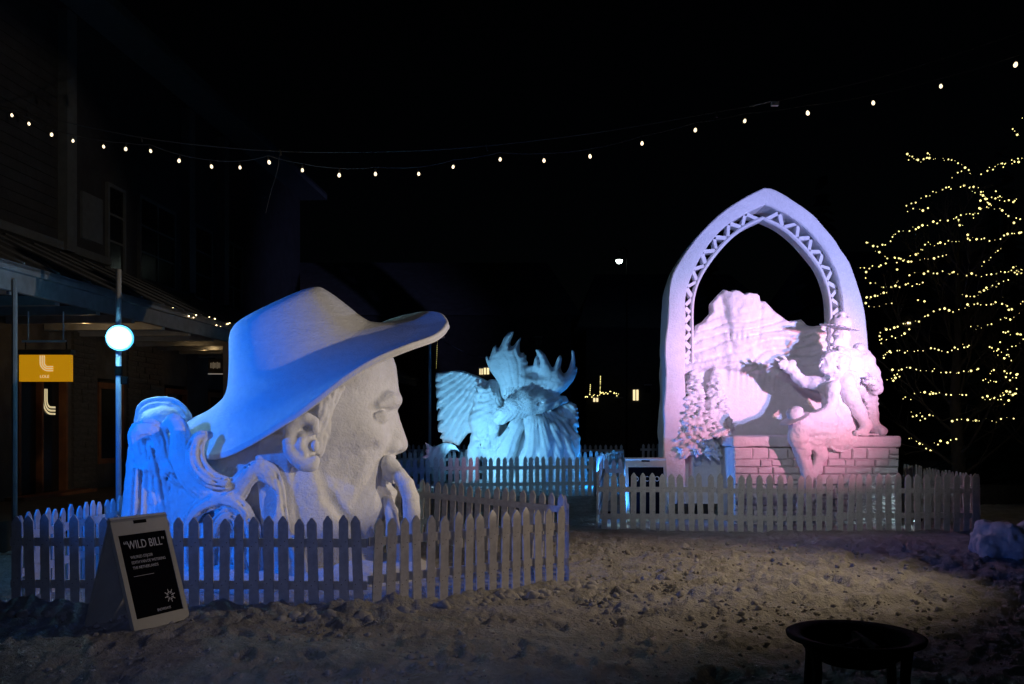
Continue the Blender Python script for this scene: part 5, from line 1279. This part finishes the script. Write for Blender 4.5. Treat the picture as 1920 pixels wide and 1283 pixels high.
# ================================================================== FAR SIDE OF THE SQUARE
def lamp(px, py, d, label, rad):
    c = W(px, py, d); r = empty('street_lamp', (c[0], c[1], 0), label, 'street lamp', 'street lamps across the square')
    b = MB(); b.tube([(c[0]+.35, d+.1, 0), (c[0]+.35, d+.1, c[2]+.5), (c[0]+.2, d+.05, c[2]+.62), (c[0], d, c[2]+.45)], .035, 8); b.build('pole', M['iron'], r)
    b = MB().lathe([(rad*.25, rad*1.6), (rad*.5, rad*1.2), (rad*1.25, rad*.45), (rad*1.3, rad*.35), (rad, rad*.35)], c=tuple(c), n=16); b.build('lamp_shade', M['iron'], r, True)
    b = MB().lathe([(rad*1.0, rad*.35), (rad*.95, -.1*rad), (rad*.6, -.6*rad), (.001, -.8*rad)], c=tuple(c), n=16); b.build('lamp_globe', M['lampw'], r, True)
lamp(1161, 490, 40, 'upper of two white street lamps in the dark between moose and arch', .15)
lamp(1064, 610, 56, 'lower white street lamp just above the right moose antler', .15)
rr = random.Random(31)
def strand(name, P, d, label, n, r=.022, m='fairy', jit=0):
    root = empty(name, tuple(W(*P[0], d)), label, 'fairy lights'); C = resample(np.array(P, float), n)
    me = mesh_data('bulb', IV*r, IF); me.materials.append(M[m])
    for (x, y) in C:
        p = W(x+rr.gauss(0, jit), y+rr.gauss(0, jit), d); o = bpy.data.objects.new('bulb', me); COL.objects.link(o); o.parent = root; o.location = Vector(p)-root.location; k = rr.choice((.6, 1, 1.1)); o.scale = (k, k, k)
strand('vertical_light_strand', [(1108, 646), (1107, 675)], 45, 'vertical strand of tiny lights right of the antlers, longest of the dark background', 9)
strand('vertical_light_strand', [(1100, 592), (1100, 602)], 45, 'short faint light strand high above the other vertical strands', 4, .018)
strand('vertical_light_strand', [(1126, 706), (1125, 740)], 42, 'vertical light strand rising from the bright cluster, right one', 12)
strand('vertical_light_strand', [(1107, 722), (1106, 740)], 42, 'short vertical light strand at the left end of the bright cluster', 6)
strand('shop_light_cluster', [(1098, 743), (1104, 744), (1110, 742), (1124, 740), (1132, 738), (1150, 736), (1160, 742)], 42, 'bright cluster of warm shop lights at ground level beyond the moose', 22, .028, 'fairy', 1.6)
strand('slanted_light_strand', [(1117, 667), (1130, 660), (1143, 652), (1152, 644), (1165, 643), (1186, 642)], 48, 'faint slanted string of lights along a distant roof edge', 14, .009)
strand('vertical_light_strand', [(820, 640), (818, 690)], 44, 'faint vertical strand of lights left of the eagle wing', 14, .012)
def far_building(x0, x1, y0, y1, h, label, wins, ridge_):
    r = empty('far_building', ((x0+x1)/2, y0, 0), label, 'building', 'dark buildings across the square')
    MB().box(((x0+x1)/2, (y0+y1)/2, h/2), (x1-x0, y1-y0, h)).build('wall', M['siding'], r)
    mb = MB(); xm = (x0+x1)/2; V = [(x0-.5, y0-.6, h), (x1+.5, y0-.6, h), (x1+.5, y1, h), (x0-.5, y1, h), (x0+1, (y0+y1)/2, ridge_), (x1-1, (y0+y1)/2, ridge_)]
    mb.add(V, [(0, 1, 5, 4), (2, 3, 4, 5), (0, 4, 3), (1, 2, 5), (3, 2, 1, 0)]); mb.build('roof', M['rooftin'], r)
    for (px, py, ww, hh, m) in wins:
        c = W(px, py, y0-.03); a = ww/1700*y0; e = hh/1700*y0
        w_ = MB().box(c, (a, .04, e)).build('window', M[m], r); MB().box((c[0], c[1]-.03, c[2]), (.04, .03, e)).build('glazing_bar', M['iron'], w_)
        MB().box((c[0], c[1]-.03, c[2]+e/2+.03), (a+.12, .05, .06)).build('window_frame', M['trim'], w_)
far_building(-26, 3.0, 46, 58, 7.2, 'long dark building across the square behind the moose', [(912, 696, 10, 12, 'winlit'), (902, 697, 6, 11, 'winlit'), (805, 700, 8, 40, 'glassdark'), (1010, 640, 12, 14, 'glassdark')], 11)
far_building(3.6, 13, 44, 56, 6.4, 'dark building with one lit shop window left of the arch', [(1192, 741, 10, 20, 'winlit'), (1117, 750, 9, 7, 'winlit'), (1215, 730, 10, 14, 'glassdark'), (1160, 752, 12, 10, 'glassdark')], 10)
far_building(14, 40, 40, 52, 7, 'dark building beyond the trees at the right', [(1712, 628, 16, 26, 'glassdark'), (1704, 606, 5, 3, 'warmspot')], 10.5)
# utility post left of the moose
c = W(806, 700, 30); ps = empty('lamp_post', (c[0], 30, 0), 'thin dark post with sagging wire under the hat brim tip', 'post')
b = MB(); b.tube([(c[0], 30, 0), (c[0], 30, 4.6)], .05, 8); b.build('pole', M['pole'], ps); b = MB(); b.tube([(c[0], 30, 4.55), (c[0]+.5, 30, 4.62)], .03, 6); b.build('arm', M['pole'], ps)
b = MB(); b.tube([(c[0]+.4, 30, 4.5), (c[0]+1.3, 31, 4.1), (c[0]+3, 33, 3.9)], .012, 4); b.build('wire', M['cable'], ps)
# mountains behind town
xs = np.linspace(-260, 260, 90); V = []; F = []
for i, x in enumerate(xs):
    h = 24+14*float(vn(np.array(x/60.), 0., 3.))+6*float(vn(np.array(x/17.), 1., 3.)); V += [(x, 190, -2), (x, 230, h), (x, 300, h*.8), (x, 330, -2)]
for i in range(len(xs)-1):
    for k in range(3): F.append((i*4+k, (i+1)*4+k, (i+1)*4+k+1, i*4+k+1))
obj('hills', V, F, M['hill'], None, True, kind='structure')
# low concrete wall at right behind the pen
b = MB(); b.box((10.6, 18.6, .25), (2.6, .4, .5)); b.build('low_wall', M['stonewall'], None, label='low dark stone wall beneath the fairy lit trees at far right', cat='wall')
# small floodlight fixtures standing inside the pens
def fixture(c, aim, label, r=.05):
    root = empty('ground_floodlight', tuple(c), label, 'floodlight', 'small floodlights inside the pens'); d = Vector(aim)-Vector(c); d.normalize(); q = d.to_track_quat('Z', 'Y').to_matrix()
    h = MB().box((0, 0, -.04), (.16, .10, .08)); h.V = [tuple(Vector(c)+q @ Vector(v)) for v in h.V]; h.build('housing', M['iron'], root)
    g = MB().box((0, 0, .006), (.14, .08, .008)); g.V = [tuple(Vector(c)+q @ Vector(v)) for v in g.V]; g.build('lens', M['flood'], root)
fixture((6.40, 14.35, .24), (4, 15.5, 2.0), 'small floodlight glinting between pickets at right end of arch fence')
fixture((1.62, 14.52, .30), (2.7, 15.9, .9), 'small floodlight glinting behind the left end of arch fence')
fixture((-2.45, 22.2, .42), (-1, 23.4, 1.2), 'small bright floodlight beside the leaf shaped snow fin')
